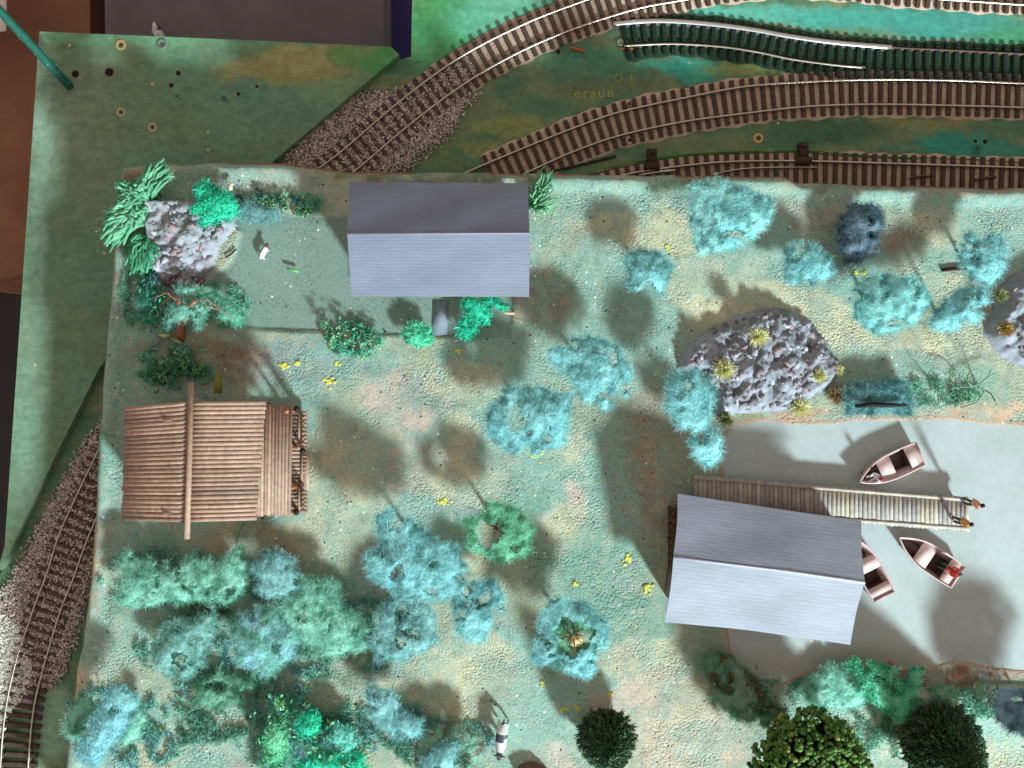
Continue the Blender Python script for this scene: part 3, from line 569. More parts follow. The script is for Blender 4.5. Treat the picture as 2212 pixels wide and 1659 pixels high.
# wires along the turnout
for i, (pts, c) in enumerate([([(1250, 384), (1300, 366), (1380, 348), (1430, 340), (1490, 333), (1560, 329), (1640, 326), (1728, 325), (1745, 326), (1800, 330), (1860, 336), (1960, 341), (2080, 344), (2212, 352), (2300, 358)], srgb(70, 150, 50)),
                              ([(1262, 384), (1320, 366), (1400, 350), (1470, 338), (1560, 333), (1650, 330), (1728, 329), (1800, 335), (1880, 340), (1980, 344)], srgb(40, 105, 55))]):
    mb = MB(); mb.tube([p+Vector((0, 0, .06)) for p in catmull([P(a, b, ZB2) for a, b in pts], .5)], .045+.01*i, 6, c)
    tag(mb.build('electric_wire', M['paint'], smooth=True), ['bright green wire running along the turnout track', 'darker green wire just below the bright green one'][i], 'wire', 'wires along the turnout')
mb = MB(); mb.tube([p+Vector((0, 0, .08)) for p in catmull([P(a, b, ZB2) for a, b in [(1165, 384), (1190, 372), (1260, 355), (1330, 338)]], .5)], .1, 6, srgb(35, 48, 48))
tag(mb.build('electric_wire', M['paint'], smooth=True), 'short thick black wire at the edge of the middle track', 'wire')
# painted upside-down lettering on the track board
def lettering(txt, px_, py_, size, rot, c, label):
    cu = bpy.data.curves.new('lettering', 'FONT'); cu.body = txt; cu.size = size; cu.extrude = .004; cu.resolution_u = 3; cu.space_character = 1.25
    tmp = bpy.data.objects.new('tmp', cu); COL.objects.link(tmp); dg = bpy.context.evaluated_depsgraph_get(); me = bpy.data.meshes.new_from_object(tmp.evaluated_get(dg)); bpy.data.objects.remove(tmp)
    p = P(px_, py_, ZB2+.012); me.name = 'painted_letters'
    cc = np.ones((len(me.vertices), 4), np.float32); cc[:, :3] = c; a = me.color_attributes.new('Col', 'FLOAT_COLOR', 'POINT'); a.data.foreach_set('color', cc.ravel())
    o = link('painted_letters', me, M['plain']); o.location = p; o.rotation_euler = (0, 0, rot); return tag(o, label, 'lettering')
lettering('eraun', 1240, 212, .95, .03, srgb(165, 165, 85), 'faint yellow word eraun painted on the green board')
lettering('O I', 1325, 178, .8, .03, srgb(150, 155, 85), 'faint yellow letters O I above the longer yellow word')

# screws and holes
def screw(px_, py_, z, r, c, ci, label, sl=True):
    p = P(px_, py_, z); root = MB(); n = 14; V = []; 
    prof = [(r, 0), (r*.95, .05), (r*.62, .06), (r*.5, .0), (r*.3, -.02)]
    for rr, zz in prof:
        for k in range(n): V.append((p.x+rr*math.cos(2*math.pi*k/n), p.y+rr*math.sin(2*math.pi*k/n), z+zz))
    F4 = [(i*n+k, i*n+(k+1) % n, (i+1)*n+(k+1) % n, (i+1)*n+k) for i in range(len(prof)-1) for k in range(n)]
    cc = np.array([c if i < 3 else ci for i in range(len(prof)) for k in range(n)])
    root.add(V, F4, c=cc)
    root.add([(p.x, p.y, z-.015)]+[(p.x+r*.31*math.cos(2*math.pi*k/n), p.y+r*.31*math.sin(2*math.pi*k/n), z-.012) for k in range(n)], F3=[(0, 1+k, 1+(k+1) % n) for k in range(n)], c=ci)
    if sl:
        for a in (.4, .4+math.pi/2): root.box(p.x, p.y, z+.012, r*.75, r*.13, .02, a, c=(.02, .015, .01))
    tag(root.build('screw_head', M['paint'], smooth=False), label, 'screw', 'screws in the boards')
pale = srgb(190, 182, 150); dk = srgb(92, 98, 76)
screw(402*.6493, 97, ZB1, .36, srgb(215, 180, 130), srgb(220, 160, 90), 'orange filled screw head near the top edge of the green board')
screw(350, 95, ZB1, .36, srgb(120, 120, 125), srgb(105, 100, 105), 'dark grey screw head near the top edge of the green board')
screw(262, 243, ZB1, .31, pale, dk, 'pale ringed screw head, upper of the two in the green board')
screw(330, 275, ZB1, .31, pale, dk, 'pale ringed screw head, lower of the two in the green board')
screw(383, 208, ZB1, .24, srgb(120, 150, 120), srgb(80, 95, 75), 'small greenish screw head left of the teal paint streak')
screw(484, 213, ZB1, .24, srgb(100, 135, 115), srgb(60, 90, 75), 'small teal screw head in the teal paint streak of the green board')
screw(1638, 299, ZB2, .33, srgb(225, 190, 120), srgb(110, 70, 40), 'brass screw head between the middle track and the turnout')
screw(1080, 328, ZB2+.12, .24, srgb(205, 190, 165), dk, 'small pale screw head at the left end of the middle track')
screw(1360, 303, ZB2+.12, .26, srgb(215, 205, 180), dk, 'pale screw head under the lower rail of the middle track')
screw(1360, 225, ZB2+.12, .2, srgb(170, 130, 110), dk, 'pinkish screw head above the upper rail of the middle track')
screw(1340, 92, ZB2+.1, .25, srgb(150, 170, 155), srgb(140, 160, 145), 'grey green dowel end at the left end of the black siding', False)
screw(2110, 322, ZB2, .33, srgb(60, 130, 105), srgb(25, 60, 50), 'dark teal screw head in the teal paint patch')
mb_l = [(236, 156, .24, ZB1, 'round black hole in the green board right of the green rod'), (163, 160, .2, ZB1, 'chipped brown hole beside the foot of the green rod'), (385, 158, .13, ZB1, 'small chipped hole, upper of the close pair'),
        (370, 184, .13, ZB1, 'small chipped hole, lower of the close pair'), (515, 203, .1, ZB1, 'tiny hole right of the teal screw'), (555, 187, .09, ZB1, 'tiny hole far right in the olive paint'), (1206, 112, .13, ZB2, 'small dark hole under the curving track'), (2107, 305, .1, ZB2, 'tiny hole above the dark teal screw'), (2128, 306, .13, ZB2, 'small hole in the teal paint patch by the right edge')]
for a, b, r, z, lb in mb_l:
    mb = MB(); p = P(a, b, z); n = 12; V = [(p.x, p.y, z+.006)]
    V += [(p.x+r*(1+.15*math.sin(k*2.1))*math.cos(2*math.pi*k/n), p.y+r*(1+.15*math.sin(k*2.1))*math.sin(2*math.pi*k/n), z+.006) for k in range(n)]
    V += [(p.x+r*1.35*math.cos(2*math.pi*k/n), p.y+r*1.35*math.sin(2*math.pi*k/n), z+.004) for k in range(n)]
    cc = np.array([(.004, .004, .004)]*(n+1)+[srgb(140, 105, 85)]*n)
    mb.add(V, [(1+k, n+1+k, n+1+(k+1) % n, 1+(k+1) % n) for k in range(n)], [(0, 1+k, 1+(k+1) % n) for k in range(n)], cc)
    tag(mb.build('drilled_hole', M['plain']), lb, 'hole', 'holes drilled in the boards')
# green rod
mb = MB(); pts = [P(150, 188, ZB1-.4), P(148, 184, ZB1+.2), P(110, 143, -3.3), P(60, 88, -1.6), P(0, 24, .3), P(-60, -40, 2.2)]
pr = catmull(pts, .35); mb.tube(pr, [.27+.012*math.sin(i*2.2) for i in range(len(pr))], 12, srgb(28, 92, 80))
for i in range(60):
    t = random.randrange(len(pr)); a = random.uniform(0, 6.28); q = pr[t]+Vector((math.cos(a)*.26, math.sin(a)*.26, .08)); mb.ball(q, random.uniform(.02, .06), srgb(110, 170, 160), 5, 3)
tag(mb.build('green_rod', M['plain'], smooth=True), 'thick dark green painted rod leaning out of a hole in the board corner', 'rod')
# ------------------------------------------------------------------ houses
def uvquad_sheet(name, corners, mat, parent, th=.07, nu=24, nv=10, sag=0.0, curl=None):
    """corners: a,b,c,d world points; u runs a->b, v runs a->d"""
    a, b, c, d = corners; V = []; UV = []
    for j in range(nv+1):
        v = j/nv
        for i in range(nu+1):
            u = i/nu; p = a*(1-u)*(1-v)+b*u*(1-v)+c*u*v+d*(1-u)*v
            z = sag*math.sin(math.pi*v)+.025*math.sin(u*9+v*4)*math.sin(v*3)
            if curl: z += curl(u, v)
            bw_ = .05*math.sin(math.pi*u)*(v-.5)*2 if curl else .012*math.sin(u*23); V.append((p.x+(.07*math.sin(math.pi*v)*(1-2*u) if curl else 0), p.y+bw_, p.z+z)); UV.append((u, v))
    n = len(V); V += [(x_, y_, z_-th) for x_, y_, z_ in V]; UV += UV; F4 = []
    w_ = nu+1
    for j in range(nv):
        for i in range(nu): F4.append((j*w_+i, j*w_+i+1, (j+1)*w_+i+1, (j+1)*w_+i)); F4.append((n+j*w_+i, n+(j+1)*w_+i, n+(j+1)*w_+i+1, n+j*w_+i+1))
    for i in range(nu): F4.append((i+1, i, n+i, n+i+1)); k = nv*w_; F4.append((k+i, k+i+1, n+k+i+1, n+k+i))
    for j in range(nv): F4.append((j*w_, (j+1)*w_, n+(j+1)*w_, n+j*w_)); k = nu; F4.append(((j+1)*w_+k, j*w_+k, n+j*w_+k, n+(j+1)*w_+k))
    me = npmesh(name, V, [F4], None, True); uvl = me.uv_layers.new(name='UVMap'); li = np.zeros(len(me.loops), int); me.loops.foreach_get('vertex_index', li)
    uvl.data.foreach_set('uv', np.array(UV)[li].ravel().astype(np.float32))
    bm = bmesh.new(); bm.from_mesh(me); bmesh.ops.recalc_face_normals(bm, faces=bm.faces); bm.to_mesh(me); bm.free()
    me.set_sharp_from_angle(angle=.7) if hasattr(me, 'set_sharp_from_angle') else None
    return link(name, me, mat, parent)
def card_house(name, label, roof, ez1, rz, ez2, mat, wallc, inset=.8, curl=None, doors=True):
    TL, TR, RL, RR, BLc, BR = [P(a, b, z) for (a, b), z in zip(roof, (ez1, ez1, rz, rz, ez2, ez2))]
    cen = (TL+TR+BLc+BR)/4; u = ((TR+RR+BR)/3-(TL+RL+BLc)/3); u.z = 0; Ln = u.length; u.normalize(); v = Vector((-u.y, u.x, 0))
    W = ((TL+TR)/2-(BLc+BR)/2).dot(v)
    root = empty(name, (cen.x, cen.y, 0), label, 'house')
    uvquad_sheet('roof_slope', [TL, TR, RR, RL], mat, root, curl=(lambda a, b: curl(a, 1-b)) if curl else None)
    uvquad_sheet('roof_slope', [RL, RR, BR, BLc], mat, root, curl=curl)
    mb = MB(); hl, hw = Ln/2-inset*.6, W/2-inset
    zt = min(ez1, ez2)+.22
    pts = [cen+u*sx*hl+v*sy*hw for sx, sy in ((-1, -1), (1, -1), (1, 1), (-1, 1))]
    mb.hexa([(p.x, p.y, -.3) for p in pts], [(p.x, p.y, zt) for p in pts], wallc)
    for sx in (-1, 1):       # gables
        a = cen+u*sx*hl; q = [a+v*hw, a-v*hw, Vector((a.x, a.y, 0))]
        e = u*(-sx*.12)
        V = [(q[0].x, q[0].y, zt), (q[1].x, q[1].y, zt), (a.x, a.y, rz-.25)]; V += [(x_+e.x, y_+e.y, z_) for x_, y_, z_ in V]
        mb.add(V, [(0, 1, 4, 3), (1, 2, 5, 4), (2, 0, 3, 5)], [(0, 2, 1), (3, 4, 5)], wallc)
    mb.build('wall', M['plain'], root)
    # windows and a door on the long south wall and gables
    for k, t in enumerate((-.6, -.2, .25, .62)):
        c = cen-v*(hw+.02)+u*(t*hl); dr = (k == 2)
        fr = MB(); ang = math.atan2(u.y, u.x); fr.box(c.x, c.y, 1.0 if dr else 1.55, .95 if dr else .9, .08, 2.0 if dr else 1.0, ang, c=srgb(190, 185, 170)); f = fr.build('door' if dr else 'window', M['plain'], root)
        gl = MB(); c2 = c-v*.05; gl.box(c2.x, c2.y, 1.0 if dr else 1.55, .72, .05, 1.8 if dr else .8, ang, c=srgb(90, 60, 50) if dr else srgb(50, 60, 70)); gl.build('panel' if dr else 'pane', M['plain'], f)
    return root
card_house('card_house', 'long card house with lilac grey ruled roof in the yard at the top', [(756, 393), (1140, 396), (750, 504), (1144, 503), (760, 640), (1143, 641)], 2.95, 4.45, 2.85, M['roof_a'], srgb(170, 160, 150))
mb = MB()                                   # pale folded ridge
card_house('boat_house', 'boathouse with worn blue grey curled card roof at the edge of the pond', [(1462, 1065), (1858, 1124), (1455, 1200), (1868, 1256), (1434, 1341), (1834, 1391)], 2.85, 4.05, 2.5, M['roof_b'], srgb(120, 105, 90), .9,
           curl=lambda u, v: .22*(2*u-1)**2*v+.05*math.sin(u*11)*v*v)
mb = MB(); mb.tube([P(1455, 1203, 4.04), P(1560, 1217, 4.04), P(1700, 1234, 4.04), P(1868, 1259, 4.04)], .075, 8, srgb(190, 194, 215)); r_ = mb.build('roof_ridge', M['plain'], bpy.data.objects['boat_house'], smooth=True)
mb = MB(); mb.tube([P(750, 505, 4.43), P(1143, 504, 4.43)], .045, 8, srgb(150, 145, 165)); mb.build('roof_ridge', M['plain'], bpy.data.objects['card_house'], smooth=True)
# rough timber fence along the boathouse's left side
root = empty('picket_fence', P(1458, 1180, 0), 'dark plank fence down the left side of the boathouse', 'fence')
for k in range(9):
    y_ = 1105+k*17; mb = MB(); p = P(1452, y_, 1.0); mb.box(p.x+random.uniform(-.03, .03), p.y, .9, .14, .38, 1.9, .04, c=np.array(srgb(88, 66, 52))*random.uniform(.8, 1.2)); mb.build('fence_board', M['wood'], root)
mb = MB(); mb.tube([P(1456, 1098, 1.4), P(1452, 1252, 1.4)], .08, 6, srgb(70, 52, 42)); mb.build('fence_rail', M['wood'], root)
# slab doorstep
mb = MB(); q = [P(a, b, -.1) for a, b in ((934, 726), (966, 726), (968, 650), (936, 650))]; mb.hexa([p-Vector((0, 0, .15)) for p in q], q, srgb(140, 150, 165))
tag(mb.build('door_path', M['plain']), 'narrow blue grey path slab leading from the lilac roofed house', 'path slab')

# log cabin
LC = srgb(176, 146, 128)
root = empty('log_cabin', P(430, 1000, 0), 'brown log cabin with ribbed pole roof and railed porch', 'cabin')
def lc(k=1.0): return np.array(LC)*random.uniform(.62, 1.15)*k
def slope(name, A, B, C_, D_, n, r, bent=0, extra=None):
    """logs laid from edge A-B (ridge) to edge D-C (eave)"""
    mb = MB()
    for i in range(n):
        t = (i+.5)/n; a = A.lerp(B, t); d = D_.lerp(C_, t); j = random.uniform(-.04, .04)
        dr = (d-a).normalized(); a2 = a+dr*random.uniform(.0, .1); d2 = d+dr*random.uniform(-.05, .05)
        mid = a2.lerp(d2, .5)+Vector((0, j*.4, .02)); mb.tube([a2, a2.lerp(d2, .25)+Vector((0, j*.3, 0)), mid, d2], r*random.uniform(.92, 1.05), 8, lc())
    q = [A, B, C_, D_]; dn = Vector((0, 0, -r*.9)); dn2 = Vector((0, 0, -r*.9-.08)); mb.hexa([p+dn2 for p in q], [p+dn for p in q], np.array(LC)*.35)  # dark backing puts shade into the gaps between the logs
    return mb.build(name, M['log'], root, smooth=True)
R0, R1 = P(410, 867, 4.35), P(406, 1128, 4.35)
n = 27
slope('roof_slope', R0, R1, P(265, 1123, 3.15), P(272, 879, 3.15), n, .135)
slope('roof_slope', R0, R1, P(553, 1124, 3.35), P(575, 866, 3.35), n, .135)
mb = MB(); mb.tube([P(413, 826, 4.5), P(409, 1000, 4.5), P(404, 1164, 4.5)], .15, 10, np.array(LC)*.9); mb.build('ridge_pole', M['log'], root, smooth=True)
mb = MB()
a0, a1 = P(552, 872, 3.3), P(550, 1112, 3.3); b0, b1 = P(628, 876, 2.75), P(624, 1112, 2.75)
for i in range(11):
    t = i/10; p = a0.lerp(b0, t); q = a1.lerp(b1, t); mb.tube([p, p.lerp(q, .5), q+Vector((0, -random.uniform(0, .08), 0))], .115, 8, lc(1.0))
q = [a0, a1, b1, b0]; mb.hexa([p-Vector((0, 0, .2)) for p in q], [p-Vector((0, 0, .08)) for p in q], np.array(LC)*.4)  # darkened backing colours the shade between porch roof logs
mb.build('porch_roof', M['log'], root, smooth=True)
mb = MB(); mb.tube([P(628, 877, 2.78), P(624, 1113, 2.78)], .06, 6, np.array(LC)*1.1); mb.build('eave_board', M['log'], root, smooth=True)
# walls of stacked logs
x0, x1 = P(318, 0, 1.5).x, P(530, 0, 1.5).x; y0, y1 = P(0, 1092, 1.5).y, P(0, 902, 1.5).y
for nm, pa, pb in (('log_wall', (x0, y0), (x0, y1)), ('log_wall', (x1, y0), (x1, y1)), ('log_wall', (x0, y0), (x1, y0)), ('log_wall', (x0, y1), (x1, y1))):
    mb = MB(); A_, B_ = Vector((*pa, 0)), Vector((*pb, 0)); dr = (B_-A_).normalized()*.35; off = .14 if pa[0] != pb[0] else 0
    for k in range(11): z = .12+off+k*.28; mb.tube([A_-dr+Vector((0, 0, z)), B_+dr+Vector((0, 0, z))], .15, 8, lc(.9))
    mb.build(nm, M['log'], root, smooth=True)
for sy, ya in ((1, y1), (-1, y0)):
    mb = MB()
    for k in range(4):
        z = 3.2+k*.28; hw = 2.5*(1-k/4.3); xm = (x0+x1)/2; mb.tube([(xm-hw, ya, z), (xm+hw, ya, z)], .14, 8, lc(.9))
    mb.build('gable', M['log'], root, smooth=True)
mb = MB(); xd0, xd1 = P(548, 0, .3).x, P(664, 0, .3).x; yd0, yd1 = P(0, 1108, .3).y, P(0, 888, .3).y
for k in range(26):
    t = yd0+(yd1-yd0)*(k+.5)/26; mb.tube([(xd0, t, .45), (xd1, t, .45)], .12, 6, lc(.85))
mb.build('porch_deck', M['log'], root, smooth=True)
for py_a, py_b in ((892, 968), (1052, 1104)):
    mb = MB(); xr = P(655, 0, 1.3).x
    ya, yb = P(0, py_a, 1.3).y, P(0, py_b, 1.3).y
    mb.tube([(xr-.18, ya, 1.55), (xr-.18, yb, 1.55)], .07, 6, lc()); mb.tube([(xr-.18, ya, .75), (xr-.18, yb, .75)], .06, 6, lc())
    nb = max(3, int(abs(ya-yb)/.27))
    for k in range(nb+1): yy = ya+(yb-ya)*k/nb; mb.tube([(xr-.18, yy, .5), (xr+.02, yy, 1.5)], .05, 6, lc(1.05))
    mb.build('railing', M['log'], root, smooth=True)
for a, b, h in ((634, 887, 3.0), (633, 1105, 2.7), (634, 968, 2.4), (634, 1052, 2.4)):
    mb = MB(); p = P(a, b, 0); k = (CD-h/2)/CD; mb.tube([(p.x*k, p.y*k, .1), (p.x*k, p.y*k, h)], .12, 8, srgb(185, 120, 80)); mb.build('porch_post', M['log'], root, smooth=True)
mb = MB(); 
for k in range(3):
    q0 = P(652+k*6, 974, .5-k*.16); q1 = P(652+k*6, 1058, .5-k*.16); mb.tube([q0, q1], .11, 8, lc(1.0))
q = [P(653, 975, .55), P(667, 975, .55), P(668, 1058, .55), P(654, 1058, .55)]; mb.hexa([p-Vector((0, 0, .2)) for p in q[::-1]], q[::-1], np.array(LC)*.95)
mb.build('porch_step', M['log'], root, smooth=True)
for a, b, lb in ((641, 884, 'upper'), (654, 974, 'middle'), (640, 1106, 'lower')):
    mb = MB(); mb.ball(P(a, b, 1.9), .19, srgb(38, 34, 32), 10, 7, .08); mb.tube([P(a, b, 0), P(a, b, 1.8)], .05, 5, srgb(60, 48, 40))
    tag(mb.build('lamp_post', M['plain'], smooth=True), 'small dark ball topped post at the %s end of the cabin porch' % lb if lb != 'middle' else 'small dark ball topped post beside the porch step', 'post', 'ball topped posts along the porch')
# tall flagpole by the porch (only its shadow reads)
mb = MB(); f0 = P(617, 880, 0); mb.tube([(f0.x, f0.y, 0), (f0.x-.05, f0.y+.1, 3.2)], [.1, .07], 6, srgb(70, 60, 50)); mb.tube([(f0.x-.6, f0.y+.3, 1.4), (f0.x+.0, f0.y, 1.5)], .06, 6, srgb(70, 60, 50))
tag(mb.build('garden_post', M['bark'], smooth=True), 'thin dark post with a side arm behind the porch roof', 'post')

# pier
root = empty('pier', P(1800, 1090, 0), 'weathered plank pier reaching into the pond', 'pier')
A, B, Cc, D = P(1500, 1026, .8), P(2092, 1074, .8), P(2094, 1149, .8), P(1500, 1104, .8)
mb = MB(); n = 62; dn = Vector((0, 0, -.09))
for i in range(n):
    t0 = i/n; t1_ = (i+.9)/n; j0 = Vector((0, random.uniform(-.03, .03), random.uniform(-.015, .02)))
    q = [D.lerp(Cc, t0)+j0, D.lerp(Cc, t1_)+j0, A.lerp(B, t1_)+j0, A.lerp(B, t0)+j0]
    c = np.array(random.choice([srgb(184, 178, 168), srgb(170, 164, 160), srgb(190, 182, 164), srgb(158, 154, 156), srgb(176, 170, 164)]))*random.uniform(.85, 1.1)
    mb.hexa([p+dn for p in q], q, c)
mb.build('deck_planks', M['wood'], root)
for e0, e1 in ((A, B), (D, Cc)):
    mb = MB(); s = -1 if e0 is A else 1; off = Vector((0, s*.08, .05)); off2 = Vector((0, s*.26, .05)); q = [e0+off, e1+off, e1+off2, e0+off2]
    q = q if s < 0 else q
    if s > 0: q = [q[0], q[1], q[2], q[3]]
    else: q = [q[3], q[2], q[1], q[0]]
    mb.hexa([p-Vector((0, 0, .22)) for p in q], q, srgb(182, 176, 165)); mb.build('side_beam', M['wood'], root)
for t in (.04, .22, .4, .58, .76, .97):
    for e0, e1 in ((A, B), (D, Cc)):
        p = e0.lerp(e1, t); s = -.2 if e0 is A else .2; mb = MB(); mb.tube([(p.x, p.y+s, -.35), (p.x, p.y+s, .74)], .11, 8, srgb(120, 105, 90)); mb.build('post', M['wood'], root)

# ------------------------------------------------------------------ boats
def boat_parts():
    hull = MB(); ns = 18; 
    def hw(t): return float(np.interp(t, [0, .08, .2, .35, .5, .7, .85, 1.0], [.02, .26, .50, .71, .80, .82, .80, .75]))
    def sheer(t): return .72+.22*(1-t)**2+.06*t*t
    L = 4.15; V = []; ring = 10
    for i in range(ns+1):
        t = i/ns; w_ = hw(t); x_ = t*L; hz = sheer(t); fw = w_*.66
        x0b = x_+(.45*(1-t)**3)
        prof = [(-fw, .06, x0b), (-w_*.93, hz*.55, x_+.2*(1-t)**3), (-w_, hz, x_), (-w_+min(.075, w_*.5), hz, x_+.03), (-w_*.86, hz*.55, x_+.2*(1-t)**3+.03), (-fw*.9, .16, x0b+.03), (fw*.9, .16, x0b+.03), (w_*.86, hz*.55, x_+.2*(1-t)**3+.03), (w_-min(.075, w_*.5), hz, x_+.03), (w_, hz, x_), (w_*.93, hz*.55, x_+.2*(1-t)**3), (fw, .06, x0b)]
        ring = len(prof); V += [(c, a, b) for a, b, c in prof]
    F4 = [(i*ring+k, i*ring+(k+1) % ring, (i+1)*ring+(k+1) % ring, (i+1)*ring+k) for i in range(ns) for k in range(ring)]
    cols = []
    for i in range(ns+1):
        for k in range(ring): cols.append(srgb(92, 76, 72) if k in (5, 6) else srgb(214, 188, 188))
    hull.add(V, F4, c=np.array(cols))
    hull.hexa([(L-.08, -.5, .06), (L+.02, -.5, .06), (L+.02, .5, .06), (L-.08, .5, .06)], [(L-.08, -.74, .78), (L+.02, -.74, .78), (L+.02, .74, .78), (L-.08, .74, .78)], srgb(196, 168, 166))
    b1 = MB(); b1.hexa([(1.5, -.70, .56), (2.35, -.76, .56), (2.35, .76, .56), (1.5, .70, .56)], [(1.5, -.70, .64), (2.35, -.76, .64), (2.35, .76, .64), (1.5, .70, .64)], srgb(220, 198, 196))
    b2 = MB(); b2.hexa([(3.35, -.76, .60), (4.1, -.72, .60), (4.1, .72, .60), (3.35, .76, .60)], [(3.35, -.76, .70), (4.1, -.72, .70), (4.1, .72, .70), (3.35, .76, .70)], srgb(220, 198, 196))
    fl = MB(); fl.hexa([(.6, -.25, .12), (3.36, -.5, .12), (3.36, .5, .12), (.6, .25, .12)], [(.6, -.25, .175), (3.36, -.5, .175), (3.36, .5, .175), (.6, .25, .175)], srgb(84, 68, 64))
    return hull, b1, b2, fl
def local(mb, name, mat, parent, smooth=False):
    V = np.concatenate(mb.V); Cc_ = np.concatenate(mb.C); Fs = []
    if mb.F4: Fs.append(np.concatenate(mb.F4))
    if mb.F3: Fs.append(np.concatenate(mb.F3))
    me = npmesh(name, V, Fs, Cc_, smooth); bm = bmesh.new(); bm.from_mesh(me); bmesh.ops.recalc_face_normals(bm, faces=bm.faces); bm.to_mesh(me); bm.free()
    return link(name, me, mat, parent, loc=(0, 0, 0))
proto = None
for bow, stern, lb in (((1857, 1042), (1991, 979), 'pinkish rowing boat with a white clad person, above the pier'), ((1943, 1161), (2071, 1248), 'pinkish rowing boat with a person in red on its stern seat'), ((1849, 1163), (1911, 1291), 'empty pinkish rowing boat half hidden under the boathouse roof')):
    a = P(*bow, .85); b = P(*stern, .7); d = b-a; sc = math.hypot(d.x, d.y)/4.17
    if proto is None:
        r_ = empty('rowing_boat', (a.x, a.y, -.12), lb, 'boat', 'rowing boats on the pond', math.atan2(d.y, d.x))
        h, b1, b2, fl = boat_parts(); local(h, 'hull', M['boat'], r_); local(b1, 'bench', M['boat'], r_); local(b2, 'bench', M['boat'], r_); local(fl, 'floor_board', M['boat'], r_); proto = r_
    else:
        r_ = proto.copy(); COL.objects.link(r_); r_['label'] = lb; r_.location = (a.x, a.y, -.12); r_.rotation_euler = (0, 0, math.atan2(d.y, d.x))
        for ch in proto.children:
            c = ch.copy(); COL.objects.link(c); c.parent = r_
    r_.scale = (sc, sc, 1.05)

# ------------------------------------------------------------------ figures
def skin_fig(name, label, cat, joints, edges, radii, zones, loc, rz, scale=1, extra=None, sub=2):
    names = list(joints); me = bpy.data.meshes.new(name)
    me.from_pydata([joints[k] for k in names], [(names.index(a), names.index(b)) for a, b in edges], [])
    o = bpy.data.objects.new(name, me); COL.objects.link(o)
    sk = o.modifiers.new('s', 'SKIN'); sk.use_smooth_shade = True
    if not me.skin_vertices: me.skin_vertices.new()
    for i, k in enumerate(names):
        v = me.skin_vertices[0].data[i]; r = radii[k]; v.radius = r if isinstance(r, tuple) else (r, r); v.use_root = (i == 0)
    ms = o.modifiers.new('u', 'SUBSURF'); ms.levels = sub; ms.render_levels = sub
    dg = bpy.context.evaluated_depsgraph_get(); dg.update(); m2 = bpy.data.meshes.new_from_object(o.evaluated_get(dg)); bpy.data.objects.remove(o)
    m2.name = name; m2.transform(Matrix.Scale(scale, 4))
    co = np.zeros(len(m2.vertices)*3); m2.vertices.foreach_get('co', co); co = co.reshape(-1, 3)/scale
    c = np.ones((len(co), 4), np.float32)
    for i, p in enumerate(co): c[i, :3] = zones(p)
    if m2.color_attributes.get('Col'): m2.color_attributes.remove(m2.color_attributes['Col'])
    a = m2.color_attributes.new('Col', 'FLOAT_COLOR', 'POINT'); a.data.foreach_set('color', c.ravel())
    ob = link(name, m2, M['paint']); ob.location = loc; ob.rotation_euler = (0, 0, rz); tag(ob, label, cat); return ob
skin = srgb(215, 165, 135)
